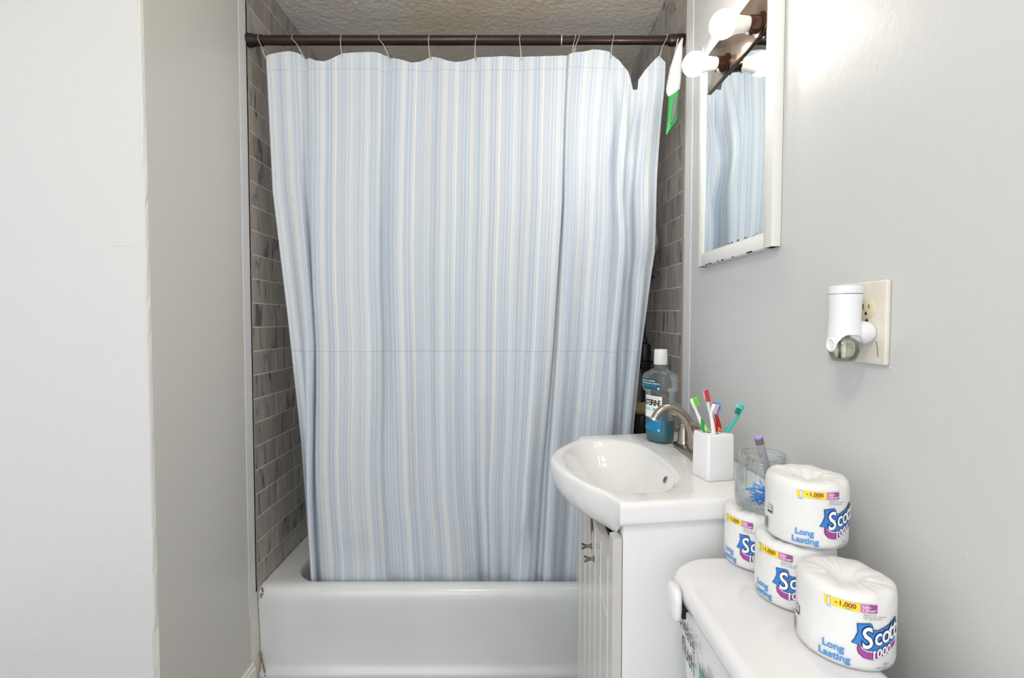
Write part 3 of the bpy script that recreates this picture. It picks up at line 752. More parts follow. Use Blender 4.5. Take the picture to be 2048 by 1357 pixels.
def light():
    root = empty('vanity_light', (.58, 1.26, 1.92)); tag(root, 'polished bronze bar light mounted across the top of the mirror', 'light')
    y0, y1, z0, z1 = 1.101, 1.418, 1.874, 1.986
    bm = bmesh.new(); box(bm, .5785, .5828, y0, y1, z0, z1, .0012); obj('back_plate', bm, 'bronze_plate', root)
    bm = bmesh.new(); box(bm, .5772, .5828, y0, y1, z0-.0016, z0+.0010, .0006); obj('lower_lip', bm, 'bronze_lip', root)
    for y, lb in ((1.300, 'far'), (1.130, 'near')):
        z = 1.898; mt = Matrix.Translation((.5785, y, z)) @ Matrix.Rotation(-PI/2, 4, 'Y')
        bm = bmesh.new(); lathe(bm, [(.026, -.002), (.026, .004), (.020, .006), (.019, .026), (.0172, .027)], 32, mt); obj('socket', bm, 'socket', root)
        bm = bmesh.new(); tube(bm, [(.553, y-.010, z-.0185), (.553, y-.012, z-.028)], [.004, .0045], 12); obj('socket_screw', bm, 'chrome' if lb == 'far' else 'socket', root)
        b = empty('light_bulb', (.5785, y, z)); tag(b, 'lit white bulb overlapping the plastic bag, lower in view' if lb == 'far' else 'lit white bulb nearest the camera, uppermost in view on the bar light', 'light bulb', 'bulbs of the vanity light')
        bm = bmesh.new(); lathe(bm, [(.014, .024), (.0165, .028), (.0185, .050), (.0245, .066)], 36, mt); obj('bulb_base', bm, 'bulb_base', b)
        pr = [(.0245, .066)]+[(.030*math.cos(math.radians(a)), .084+.030*math.sin(math.radians(a))) for a in range(-35, 86, 10)]+[(.001, .114)]
        bm = bmesh.new(); lathe(bm, pr, 36, mt); obj('bulb_globe', bm, 'bulb', b)
light()

# ================================================================== OUTLET + AIR FRESHENER
root = empty('outlet', (.598, .826, 1.219)); tag(root, 'aged off-white outlet plate with a beige receptacle on the right wall', 'outlet')
bm = bmesh.new(); box(bm, .5915, .6000, .757, .895, 1.152, 1.287, .0035, 3); obj('cover_plate', bm, 'plate', root, 50)
def recept(yc, zc):
    bm = bmesh.new(); P = []
    for k in range(40):
        a = 2*PI*k/40; y = .0172*math.cos(a); z = max(-.0142, min(.0142, .0172*math.sin(a))); P.append((y, z))
    t = bmesh.new(); A = [t.verts.new((.592, yc+y, zc+z)) for y, z in P]; B = [t.verts.new((.5895, yc+y, zc+z)) for y, z in P]; D2 = [t.verts.new((.5890, yc+y*.96, zc+z*.96)) for y, z in P]
    for q, r in ((A, B), (B, D2)):
        for k in range(40): t.faces.new((q[k], q[(k+1) % 40], r[(k+1) % 40], r[k]))
    t.faces.new(D2); merge(bm, t)
    o = obj('receptacle', bm, 'almond', root, 50)
    bm = bmesh.new(); x = .5887
    box(bm, x, x+.002, yc+.0050, yc+.0066, zc-.001, zc+.0085); box(bm, x, x+.002, yc-.0076, yc-.0060, zc+.0005, zc+.0080)
    lathe(bm, [(.0028, 0), (.0028, .002)], 16, Matrix.Translation((x, yc-.0005, zc-.0075)) @ Matrix.Rotation(PI/2, 4, 'Y'))
    s = bm; bmesh.ops.recalc_face_normals(s, faces=s.faces)
    me = bpy.data.meshes.new('slot'); s.to_mesh(me); s.free(); me.materials.append(M['slot']); so = link('slot', me, o); so.matrix_basis = root.matrix_basis.inverted()
recept(.797, 1.2417); recept(.797, 1.2035)
bm = bmesh.new(); lathe(bm, [(.003, 0), (.003, .0012), (.001, .0016)], 16, Matrix.Translation((.5915, .797, 1.2225)) @ Matrix.Rotation(-PI/2, 4, 'Y')); obj('screw', bm, 'slot', root)
bm = bmesh.new(); tube(bm, smoothpts([(.5912, .776, 1.190), (.5912, .773, 1.180), (.5912, .7715, 1.165)]), .0004, 6); tag(obj('hairline_crack', bm, 'slot', root), 'thin crack in the plate')
def freshener():
    x, y = .550, .790
    root = empty('air_freshener', (x, y, 1.16)); tag(root, 'white plug-in air freshener with a clear oil bulb in the wall outlet', 'air freshener')
    # body: vertical tube whose lower edge is cut to an arch toward the camera
    bm = bmesh.new(); t = bmesh.new(); S = 56; R = []
    prof = [(0, .0245), (.10, .0238), (.11, .0231), (.12, .0238), (.3, .0222), (.55, .0222), (.8, .0240), (1, .0255)]
    ztop = 1.2775
    cutdir = math.atan2(-y, -x)+.55
    for i in range(22):
        f = i/21; ring = []
        for k in range(S):
            a = 2*PI*k/S; d = math.atan2(math.sin(a-cutdir), math.cos(a-cutdir))
            zb = 1.176+.024*math.exp(-(d/.95)**4)
            z = lerp(ztop, zb, f); r = ramp(prof, (ztop-z)/(ztop-1.176)); ring.append(t.verts.new((x+r*math.cos(a), y+r*math.sin(a), z)))
        R.append(ring)
    for a, b in zip(R, R[1:]):
        for k in range(S): t.faces.new((a[k], a[(k+1) % S], b[(k+1) % S], b[k]))
    top = [t.verts.new((x+.0200*math.cos(2*PI*k/S), y+.0200*math.sin(2*PI*k/S), ztop+.0015)) for k in range(S)]
    for k in range(S): t.faces.new((R[0][k], R[0][(k+1) % S], top[(k+1) % S], top[k]))
    ins = [t.verts.new((x+.0165*math.cos(2*PI*k/S), y+.0165*math.sin(2*PI*k/S), ztop-.004)) for k in range(S)]
    for k in range(S): t.faces.new((top[k], top[(k+1) % S], ins[(k+1) % S], ins[k]))
    t.faces.new(ins); merge(bm, t); obj('housing', bm, 'plastic_white', root, 50)
    bm = bmesh.new(); lathe(bm, [(.0237, -.0005), (.0240, 0), (.0237, .0005)], 48, Matrix.Translation((x, y, 1.2655)), cap=False); obj('dial_seam', bm, 'ink', root)
    # round eyelet at the lower left
    c = Vector((x, y, 1.184)); d = Vector((math.cos(cutdir-1.3), math.sin(cutdir-1.3), 0))
    bm = bmesh.new(); P = []
    side = Vector((-d.y, d.x, 0))
    for k in range(24):
        a = 2*PI*k/24; P.append(c+d*.0248+side*.007*math.cos(a)+Vector((0, 0, .0095*math.sin(a))))
    tube(bm, P, .0024, 10, closed=True); obj('eyelet', bm, 'plastic_white', root, 60)
    # plug knob to the wall
    bm = bmesh.new(); lathe(bm, [(.016, 0), (.0180, .004), (.0188, .016), (.0180, .030), (.014, .038)], 40, Matrix.Translation((.5895, y, 1.2035)) @ Matrix.Rotation(-PI/2, 4, 'Y')); obj('plug', bm, 'plastic_white', root, 50)
    # oil bulb
    bm = bmesh.new(); lathe(bm, [(.006, .050), (.008, .044), (.018, .036), (.0222, .026), (.0226, .016), (.0195, .006), (.015, .0), (.001, -.001)], 44, Matrix.Translation((x, y, 1.1570)), sx=1, sy=.92)
    lathe(bm, [(.004, .050), (.006, .042), (.0162, .034), (.0203, .025), (.0207, .016), (.0175, .008), (.013, .003), (.001, .0025)], 44, Matrix.Translation((x, y, 1.1570)), sx=1, sy=.92)
    tag(obj('oil_bulb', bm, 'oil_glass', root, 60), 'clear glass oil bulb')
    bm = bmesh.new(); lathe(bm, [(.003, 0), (.003, .04)], 12, Matrix.Translation((x, y, 1.163))); obj('wick', bm, 'plate', root)
    bm = bmesh.new()    # dark printed strip on the side of the bulb
    def bulb_fn(s, h, l): 
        a = cutdir-.75+s/.022; z = 1.157+h; r = ramp([(0, .015), (.006, .0205), (.016, .0226), (.026, .0222), (.036, .018)], h)+.0006; return (x+r*math.cos(a), y+.92*r*math.sin(a), z)
    put(bm, poly_bm([(-.003, .006), (.001, .004), (.001, .032), (-.003, .032)]), 0, 0, bulb_fn, step=.001); obj('printed_strip', bm, 'ink_black', root, 60)
freshener()

# ================================================================== VANITY SINK
SZ = .862
def sink():
    root = empty('vanity_sink', (.40, 1.24, .80)); tag(root, 'glossy white ceramic sink top with a bulging round bowl front', 'sink')
    front = [(0.2254, 0.945), (0.2185, .975), (0.2029, 1.0156), (0.1685, 1.08), (0.1358, 1.1600), (0.1195, 1.2357), (0.1180, 1.2828), (0.1300, 1.335), (0.1562, 1.3916), (0.1990, 1.4519), (0.2230, 1.492), (0.2305, 1.5229)]
    f3 = [v.to_2d() for v in smoothpts([(a, b, 0) for a, b in front], 8)]
    n = len(f3)
    P = [(p.x, p.y, min(1, min(i, n-1-i)/5.0)) for i, p in enumerate(f3)]
    P += [(lerp(.2305, .597, t), lerp(1.5229, 1.590, t), 0) for t in [k/16 for k in range(1, 17)]]
    P += [(.597, lerp(1.590, .998, t), 0) for t in [k/26 for k in range(1, 26)]]
    P += [(lerp(.597, .2254, t), lerp(.998, .945, t), 0) for t in [k/20 for k in range(0, 20)]]
    Cx, Cy = .278, 1.243
    def inner(dx, dy):
        a = math.atan2(dy, dx); ax = .126 if dx < 0 else .128; e = 2.0 if dx < 0 else 2.7
        ay = .228
        c, s = abs(math.cos(a)), abs(math.sin(a)); return 1/((c/ax)**e+(s/ay)**e)**(1/e)
    bm = bmesh.new(); rings = []
    def add(f): rings.append([bm.verts.new(f(p)) for p in P])
    def interior(t, dz):
        def f(p):
            d = Vector((p[0]-Cx, p[1]-Cy)); u = d.normalized(); r = inner(u.x, u.y)*t
            # the deep point sits toward the wall side
            return (Cx+.02*(1-t)+u.x*r, Cy+u.y*r, SZ-dz)
        return f
    for t, dz in ((.04, .112), (.15, .111), (.3, .107), (.45, .099), (.6, .086), (.72, .070), (.82, .050), (.90, .029), (.95, .016), (.985, .0075), (1.01, .0028), (1.04, .0008), (1.07, 0)):
        add(interior(t, dz))
    def outer(t, inset, dz):
        def f(p):
            d = Vector((p[0]-Cx, p[1]-Cy)); L = d.length; u = d.normalized(); r0 = min(inner(u.x, u.y)*1.07, L-.012); r = lerp(r0, L-inset, t)
            return (Cx+u.x*r, Cy+u.y*r, SZ-dz)
        return f
    add(outer(.5, .010, 0)); add(outer(1, .011, 0)); add(outer(1, .007, .0007)); add(outer(1, .0035, .0028)); add(outer(1, .001, .0065)); add(outer(1, 0, .011))
    flat = [(1, .016), (1, .030), (.999, .040), (.993, .0445), (.98, .0455), (.93, .0455), (.90, .060), (.7, .100), (.45, .124)]
    hull = [(1.0, .022), (.985, .040), (.945, .060), (.88, .078), (.79, .093), (.68, .106), (.52, .117), (.35, .124), (.15, .127)]
    for (fs, fd), (hs, hd) in zip(flat, hull):
        def f(p):
            b = sst(p[2]); s = lerp(fs, hs, b); return (Cx+(p[0]-Cx)*s, Cy+(p[1]-Cy)*s, SZ-lerp(fd, hd, b))
        add(f)
    m = len(P)
    for a, b in zip(rings, rings[1:]):
        for k in range(m): bm.faces.new((a[k], a[(k+1) % m], b[(k+1) % m], b[k]))
    bm.faces.new(rings[0]); bm.faces.new(rings[-1])
    obj('basin', bm, 'white_gloss', root, 60)
    bm = bmesh.new(); lathe(bm, [(.022, 0), (.022, .003), (.016, .004), (.014, .001), (.001, .001)], 28, Matrix.Translation((Cx+.02, Cy, SZ-.1125))); obj('drain', bm, 'chrome', root)
    # overflow on the wall side of the bowl
    mt = Matrix.Translation((.3925, 1.185, SZ-.030)) @ Matrix.Rotation(math.radians(-68), 4, 'Y')
    bm = bmesh.new(); lathe(bm, [(.0055, .0010), (.0078, .0020), (.0090, .0012), (.0094, -.004)], 24, mt, cap=False); lathe(bm, [(.0056, .0002), (.0008, .0001)], 24, mt, mi=1)
    tag(obj('overflow_ring', bm, ['nickel', 'marker_grey'], root, 50), 'small metal overflow ring')
sink()

def vanity():
    SH = Matrix(((1, 0, 0, 0), (.14, 1, 0, -.14*.23), (0, 0, 1, 0), (0, 0, 0, 1)))
    root = empty('vanity_cabinet', (.40, 1.2, ZF)); tag(root, 'white two-door vanity cabinet under the sink with metal knobs', 'cabinet')
    y0, y1, x0, zt = .958, 1.432, .2345, SZ-.0462
    bm = bmesh.new(); box(bm, x0, .597, y0, y0+.016, ZF+.0, zt, .0008, mtx=SH); obj('side_panel', bm, 'white_semi', root)
    bm = bmesh.new(); box(bm, x0, .597, y1-.016, y1, ZF, .765, .0008, mtx=SH); obj('side_panel', bm, 'white_semi', root)
    bm = bmesh.new(); box(bm, x0, x0+.012, y0+.0165, y1-.0165, .55, .722, mtx=SH); box(bm, x0, x0+.012, y0+.0165, y0+.046, .722, zt, mtx=SH); obj('fascia_panel', bm, 'fascia', root)
    bm = bmesh.new(); box(bm, x0+.02, .59, y0+.0165, y1-.0165, ZF+.05, ZF+.066, mtx=SH); box(bm, x0+.03, x0+.045, y0+.0165, y1-.0165, ZF, ZF+.05, mtx=SH); obj('bottom_panel', bm, 'white_semi', root)
    ym = 1.178
    for side in (0, 1):
        a, b = (y0+.001, ym-.0015) if side == 0 else (ym+.0015, y1-.001)
        xa, xb = x0-.021, x0-.002
        bm = bmesh.new(); t = bmesh.new()
        N = 28; tops = []
        for i in range(N+1):
            f = i/N; g = f if side == 0 else 1-f      # g: 0 at hinge side, 1 at the meeting stile
            z = .787 if g < .16 else .776+.020*min(1, (g-.16)*3)**1.0*0 + .776*0
            z = .787 if g < .16 else lerp(.735, .741, sst((g-.16)/.84))
            if g < .16: z = .787
            tops.append((lerp(a, b, f), z))
        fr = [(a, ZF+.06)]+tops+[(b, ZF+.06)]
        A = [t.verts.new((xa, y, z)) for y, z in fr]; B = [t.verts.new((xb, y, z)) for y, z in fr]
        t.faces.new(A); t.faces.new(B)
        for k in range(len(fr)): t.faces.new((A[k], A[(k+1) % len(fr)], B[(k+1) % len(fr)], B[k]))
        t.transform(SH)
        edges = [e for e in t.edges if all(v in A for v in e.verts)] if 0 else []
        merge(bm, t)
        d = obj('cabinet_door', bm, 'door_paint', root, 20)
        # raised vertical beads
        bm = bmesh.new()
        for g in (.20, .55, .86):
            y = lerp(a, b, g if side == 0 else 1-g); box(bm, xa-.0012, xa+.001, y-.0008, y+.0008, ZF+.08, .728, .0005, mtx=SH)
        P = [(xa-.0006, lerp(a, b, (g if side == 0 else 1-g)), lerp(.600, .640, ((g-.20)/.40)**2)) for g in (.20, .28, .36, .44, .52, .60)]
        tube(bm, [SH @ Vector(p) for p in P], .0007, 8)
        bmesh.ops.recalc_face_normals(bm, faces=bm.faces); me = bpy.data.meshes.new('door_bead'); bm.to_mesh(me); bm.free(); me.materials.append(M['bead_white'])
        o = link('door_bead', me, d); o.matrix_basis = root.matrix_basis.inverted()
        yk = (ym-.024) if side == 0 else (ym+.016); zk = .650 if side == 0 else .6625
        kp = SH @ Vector((xa, yk, zk))
        bm = bmesh.new(); lathe(bm, [(.0078, 0), (.0078, .0018), (.0040, .004), (.0036, .008), (.0052, .016), (.0082, .0235), (.0078, .0255), (.001, .0262)], 24, Matrix.Translation(kp) @ Matrix.Rotation(-PI/2, 4, 'Y'))
        me = bpy.data.meshes.new('knob'); bmesh.ops.recalc_face_normals(bm, faces=bm.faces); bm.to_mesh(me); bm.free(); me.materials.append(M['nickel_dark'])
        for p in me.polygons: p.use_smooth = True
        me.set_sharp_from_angle(angle=.6); o = link('knob', me, d); o.matrix_basis = root.matrix_basis.inverted(); o['label'] = 'flared brushed metal knob'
    bm = bmesh.new()     # peeled finish on the far door
    p = [(1.300, .752), (1.262, .757), (1.245, .735), (1.238, .712), (1.262, .700), (1.272, .715), (1.290, .690), (1.292, .722)]
    p = [(1.198, .756), (1.235, .757), (1.231, .742), (1.226, .72), (1.221, .700), (1.213, .672), (1.210, .690), (1.204, .708), (1.199, .729)]
    t = bmesh.new(); A = [t.verts.new((x0-.0216, y-.012, z)) for y, z in p]; B = [t.verts.new((x0-.0205, y-.012, z)) for y, z in p]
    t.faces.new(A); t.faces.new(B)
    for k in range(len(p)): t.faces.new((A[k], A[(k+1) % len(p)], B[(k+1) % len(p)], B[k]))
    merge(bm, t, 0, SH)
    for k in range(6):
        y = 1.176+.005*k; tube(bm, [SH @ Vector((x0-.0213, y+.012, .742)), SH @ Vector((x0-.0214, y+.002, .722)), SH @ Vector((x0-.0213, y-.003, .704+.004*(k % 3)))], [.0014, .0022, .0006], 5)
    tag(obj('peeled_patch', bm, 'rust', root, 0), 'orange-brown patch where the finish has peeled')
vanity()

def faucet():
    root = empty('faucet', (.505, 1.304, SZ)); tag(root, 'brushed nickel centerset faucet with a high curved spout', 'faucet')
    bm = bmesh.new(); box(bm, .4795, .5300, 1.2140, 1.3940, SZ+.0005, SZ+.016, .0075, 3); obj('base_plate', bm, 'nickel', root, 60)
    pts = smoothpts([(.512, 1.304, SZ+.012), (.509, 1.304, .900), (.502, 1.304, .930), (.484, 1.303, .963), (.458, 1.302, .985), (.430, 1.301, .989), (.410, 1.300, .976), (.3995, 1.299, .960)], 6)
    rads = [ramp([(0, .0195), (.15, .0165), (.35, .0135), (.7, .0118), (1, .0112)], i/(len(pts)-1)) for i in range(len(pts))]
    bm = bmesh.new(); tube(bm, pts, rads, 26); obj('spout', bm, 'nickel', root, 60)
    bm = bmesh.new(); d = (pts[-1]-pts[-2]).normalized(); tube(bm, [pts[-1]-d*.001, pts[-1]+d*.005], [.0118, .0114], 26); tube(bm, [pts[-1]+d*.0045, pts[-1]+d*.0055], [.0085, .0085], 20, mi=1); obj('aerator', bm, ['chrome', 'slot'], root, 50)
    for y, sg in ((1.370, 1), (1.238, -1)):
        bm = bmesh.new(); lathe(bm, [(.0205, SZ+.013), (.0205, SZ+.018), (.0182, SZ+.020), (.0175, .893), (.0150, .912), (.0118, .926), (.0128, .929), (.0128, .932), (.0110, .934)], 32, Matrix.Translation((.506, y, 0))); 
        h = obj('handle_body', bm, 'nickel', root, 50)
        bm = bmesh.new(); lathe(bm, [(.0110, .9335), (.0112, .939), (.0090, .943)], 28, Matrix.Translation((.506, y, 0)))
        q = smoothpts([(.508, y, .938), (.502, y, .948), (.488, y+sg*.002, .957), (.470, y+sg*.004, .960)], 4)
        tube(bm, q, [lerp(.0115, .0085, i/(len(q)-1)) if i < len(q)-2 else .0075 for i in range(len(q))], 20, flat=.75)
        obj('lever', bm, 'nickel', root, 60)
    bm = bmesh.new(); tube(bm, [(.528, 1.304, SZ+.012), (.528, 1.304, .935)], .0022, 10); tube(bm, [(.528, 1.304, .933), (.528, 1.304, .942)], [.005, .0045], 14); obj('lift_rod', bm, 'nickel', root, 50)
faucet()

# ---------------------------------------------------------------- mouthwash
def mouthwash():
    cx, cy = .463, 1.452; rz = math.radians(-60)       # local -y is the front face
    root = empty('mouthwash_bottle', (cx, cy, SZ), rz); tag(root, 'clear mouthwash bottle with white cap and teal liquid behind the faucet', 'bottle')
    loc = root.matrix_basis
    S = 56
    # (z, half width, half depth)
    prof = [(0, .036, .028), (.004, .0405, .0325), (.03, .0430, .034), (.10, .0425, .034), (.142, .0420, .0335), (.148, .0430, .035), (.154, .051, .041), (.160, .0535, .043), (.196, .0535, .043), (.203, .049, .039), (.214, .032, .023), (.220, .018, .017), (.224, .0150, .0150), (.236, .0145, .0145)]
    def ellip(z, k, off=0):
        a, b = ramp([(p[0], p[1]) for p in prof], z), ramp([(p[0], p[2]) for p in prof], z)
        th = 2*PI*k/S; c, s = math.cos(th), math.sin(th); e = 2/2.5
        return ((a+off)*math.copysign(abs(c)**e, c), (b+off)*math.copysign(abs(s)**e, s), z)
    def shell(bm, zs, off, mi=0, cap0=True, cap1=True):
        t = bmesh.new(); R = [[t.verts.new(ellip(z, k, off)) for k in range(S)] for z in zs]
        for a, b in zip(R, R[1:]):
            for k in range(S): t.faces.new((a[k], a[(k+1) % S], b[(k+1) % S], b[k]))
        if cap0: t.faces.new(R[0])
        if cap1: t.faces.new(R[-1])
        merge(bm, t, mi)
    bm = bmesh.new(); shell(bm, [p[0] for p in prof], 0); bmesh.ops.translate(bm, verts=bm.verts, vec=(0, 0, .0008))
    obj('bottle_body', bm, 'bottle', root, 60, local=1)
    bm = bmesh.new(); shell(bm, [.0, .004, .03, .06, .0655], -.0016); bmesh.ops.translate(bm, verts=bm.verts, vec=(0, 0, .0028))
    tag(obj('liquid', bm, 'liquid', root, 60, local=1), 'teal mouthwash filling the lower third')
    bm = bmesh.new(); lathe(bm, [(.0195, .232), (.0200, .233), (.0188, .274), (.0175, .2775), (.001, .2775)], 40); obj('cap', bm, 'cap_white', root, 50, local=1)
    bm = bmesh.new(); lathe(bm, [(.0175, .2225), (.0175, .2285), (.016, .2295)], 32); obj('neck_collar', bm, 'bottle', root, 50, local=1)
    def fn(s, h, l):      # s along the front face, h height
        a, b = ramp([(p[0], p[1]) for p in prof], h)+.0006+l, ramp([(p[0], p[2]) for p in prof], h)+.0006+l
        th = -PI/2+s/.046; c, sn = math.cos(th), math.sin(th); e = 2/2.5
        return (a*math.copysign(abs(c)**e, c), b*math.copysign(abs(sn)**e, sn), h)
    bm = bmesh.new()
    put(bm, poly_bm([(-.040, .075), (.034, .075), (.034, .140), (-.040, .140)]), 0, 0, fn, step=.003)
    put(bm, text_bm('LISTERINE', .0175, .03, align='CENTER', spacing=.86), 1, .0004, fn, T2(-.003, .112, 0, .92, 1.35), step=.003)
    put(bm, text_bm('COOL MINT', .0120, .01, align='CENTER'), 2, .0004, fn, T2(-.003, .096, 0, .95, 1.1), step=.003)
    put(bm, text_bm('ANTISEPTIC MOUTHWASH', .0042, .0, align='CENTER'), 1, .0004, fn, T2(-.003, .1325), step=.003)
    tag(obj('front_label', bm, ['print_white', 'ink_black', 'label_teal2'], root, 0, local=1), 'white label with heavy black lettering')
    bm = bmesh.new()
    put(bm, poly_bm([(-.040, .160), (.028, .160), (.028, .178), (.018, .192), (-.040, .192)]), 0, 0, fn, step=.003)
    for i, tx in enumerate(('KILLS 99% OF GERMS', 'THAT CAUSE BAD BREATH,', 'PLAQUE & GINGIVITIS')):
        put(bm, text_bm(tx, .0052, .012, align='LEFT'), 1 if i < 2 else 2, .0004, fn, T2(-.034, .1835-.0072*i, 0, .95, 1), step=.003)
    put(bm, poly_bm([(.0195, .162), (.0245, .162), (.0245, .167), (.0195, .167)]), 1, .0004, fn)
    tag(obj('shoulder_label', bm, ['label_teal', 'print_white', 'label_teal2'], root, 0, local=1), 'dark teal label with a clipped corner')
    bm = bmesh.new()
    put(bm, poly_bm([(-.036, .042), (-.02, .038), (.026, .034), (.034, .036), (.034, .088), (.024, .086), (.010, .076), (-.004, .062)]), 0, 0.0009, fn, step=.003)
    put(bm, poly_bm([(.020, .038), (.025, .038), (.025, .0435), (.020, .0435)]), 1, .0014, fn)
    tag(obj('lower_label', bm, ['label_blue', 'print_white'], root, 0, local=1), 'blue swoosh label')
mouthwash()

# ---------------------------------------------------------------- toothbrush holder and brushes
HC = Vector((.479, 1.1145, SZ)); HR = math.radians(11.5)
def holder():
    root = empty('toothbrush_holder', HC, HR); tag(root, 'square white ceramic toothbrush holder beside the faucet', 'toothbrush holder')
    bm = bmesh.new(); a, b, h = .0340, .0320, .105
    # rounded square body with five holes in the top
    def rr(hx, hy, r, z, n=6):
        P = []
        for cx, cy, a0 in ((hx-r, hy-r, 0), (-hx+r, hy-r, 90), (-hx+r, -hy+r, 180), (hx-r, -hy+r, 270)):
            for k in range(n+1):
                t = math.radians(a0+90*k/n); P.append((cx+r*math.cos(t), cy+r*math.sin(t), z))
        return P
    L = [[bm.verts.new(p) for p in rr(a-i, b-i, max(.004, .006-i*.5), z)] for i, z in ((.0015, .0006), (0, .003), (.0002, .05), (.0010, h-.004), (.0018, h-.0015), (.004, h))]
    for p, q in zip(L, L[1:]):
        for k in range(len(p)): bm.faces.new((p[k], p[(k+1) % len(p)], q[(k+1) % len(p)], q[k]))
    bm.faces.new(L[0]); bm.faces.new(L[-1])
    obj('body', bm, 'holder', root, 45, local=1)
    for (x, y) in ((-.0165, -.002), (-.004, -.0165), (.004, .012), (.0165, -.006), (-.010, .019)):
        bm = bmesh.new(); lathe(bm, [(.0066, .0002), (.0005, .0003)], 24, Matrix.Translation((x, y, h))); lathe(bm, [(.0078, 0), (.0072, .0006), (.0064, .0002)], 24, Matrix.Translation((x, y, h)), mi=1, cap=False)
        obj('hole', bm, ['dark_gap', 'holder'], root, 60, local=1)
holder()
def brush(label, base, mid, tip, hm, bmats, face, grips=(), headlen=.024, flatw=1.0, bl=.011):
    base, mid, tip = Vector(base), Vector(mid), Vector(tip)
    root = empty('toothbrush', base); tag(root, label, 'toothbrush', 'toothbrushes in the white holder')
    bm = bmesh.new(); low = base+(base-mid).normalized()*.006
    pts = smoothpts([low, base, base.lerp(mid, .5)+(Vector(face)*.0006), mid, mid.lerp(tip, .5), tip], 5); n = len(pts)
    tube(bm, pts, [ramp([(0, .0046), (.3, .0050), (.55, .0036), (.68, .0030), (.78, .0044), (.93, .0050), (1, .0022)], i/(n-1)) for i in range(n)], 14, flat=.85)
    obj('handle', bm, hm, root, 60)
    ax = (tip-mid).normalized(); f = Vector(face); f = (f-ax*f.dot(ax)).normalized(); sd = ax.cross(f)
    for part, (s0, s1, mname, ex) in enumerate(bmats):
        bm = bmesh.new(); nrow = max(2, int((s1-s0)*headlen/.0032))
        for i in range(nrow):
            for k in (-1, 0, 1):
                c = tip-ax*(headlen*(1-lerp(s0, s1, (i+.5)/nrow)))+sd*.0028*k*flatw
                tube(bm, [c+f*.002, c+f*(bl+ex)], [.0016, .0018], 6)
        tag(obj('bristle_tuft', bm, mname, root, 0), kind='stuff')
    for t0, t1, mname, off in grips:
        bm = bmesh.new(); i0, i1 = int(t0*(n-1)), int(t1*(n-1)); q = [p+f*off for p in pts[i0:i1+1]]
        tube(bm, q, [.0052*math.sin(PI*(j+.6)/(len(q)+.2))+.0012 for j in range(len(q))], 14); obj('grip', bm, mname, root, 60)
zt = SZ+.1045
brush('white toothbrush with green bristles, leaning left in the holder', (.4570, 1.112, zt+.002), (.4395, 1.112, 1.012), (.4262, 1.112, 1.0445), 'plastic_white', [(.1, 1.0, 'green_b', .002)], (1, -.35, 0), ((.10, .50, 'green_d', .0015), (.14, .42, 'green_l', .003)), .022)
brush('tallest toothbrush, red oval bristles facing forward', (.4850, 1.123, zt+.002), (.4700, 1.125, 1.030), (.4625, 1.127, 1.0630), 'plastic_white', [(0, 1.0, 'red_b', 0)], (.25, -1, .1), ((.08, .46, 'red', .0018),), .028, 1.35, .006)
brush('white toothbrush with pale and purple bristles at the front of the holder', (.4725, 1.098, zt+.001), (.4660, 1.098, 1.012), (.4735, 1.098, 1.0350), 'plastic_white', [(0, 1.0, 'lilac_b', -.001)], (1, -.15, -.35), (), .022)
brush('red toothbrush with light blue bristles behind the purple one', (.4985, 1.125, zt+.002), (.4905, 1.128, 1.006), (.4865, 1.131, 1.0330), 'red', [(0, 1.0, 'blue_b', .002)], (1, .05, -.1), ((.05, .32, 'orange', -.0015),), .021)
brush('turquoise toothbrush leaning far right in the holder', (.5060, 1.112, zt-.001), (.5300, 1.112, .996), (.5460, 1.112, 1.0300), 'teal_brush', [(.55, 1.0, 'teal_light', .002), (.0, .55, 'teal_dark', -.001)], (-1, -.2, .2), (), .026)
bm = bmesh.new()
ax = Vector((.0075, 0, .023)).normalized(); f = Vector((1, -.15, -.35)).normalized()
pb = [o for o in bpy.data.objects if 'pale and purple' in o.get('label', '')][0]
for i in range(7):
    for k in (-1, 0, 1):
        c = Vector((.4735, 1.098, 1.035))-ax*(.022*(1-(i+.5)/7))+ax.cross(f).normalized()*.0028*k; tube(bm, [c+f*.0102, c+f*.0130], [.0018, .0018], 6)
tag(obj('bristle_tip', bm, 'purple', pb, 0), kind='stuff')

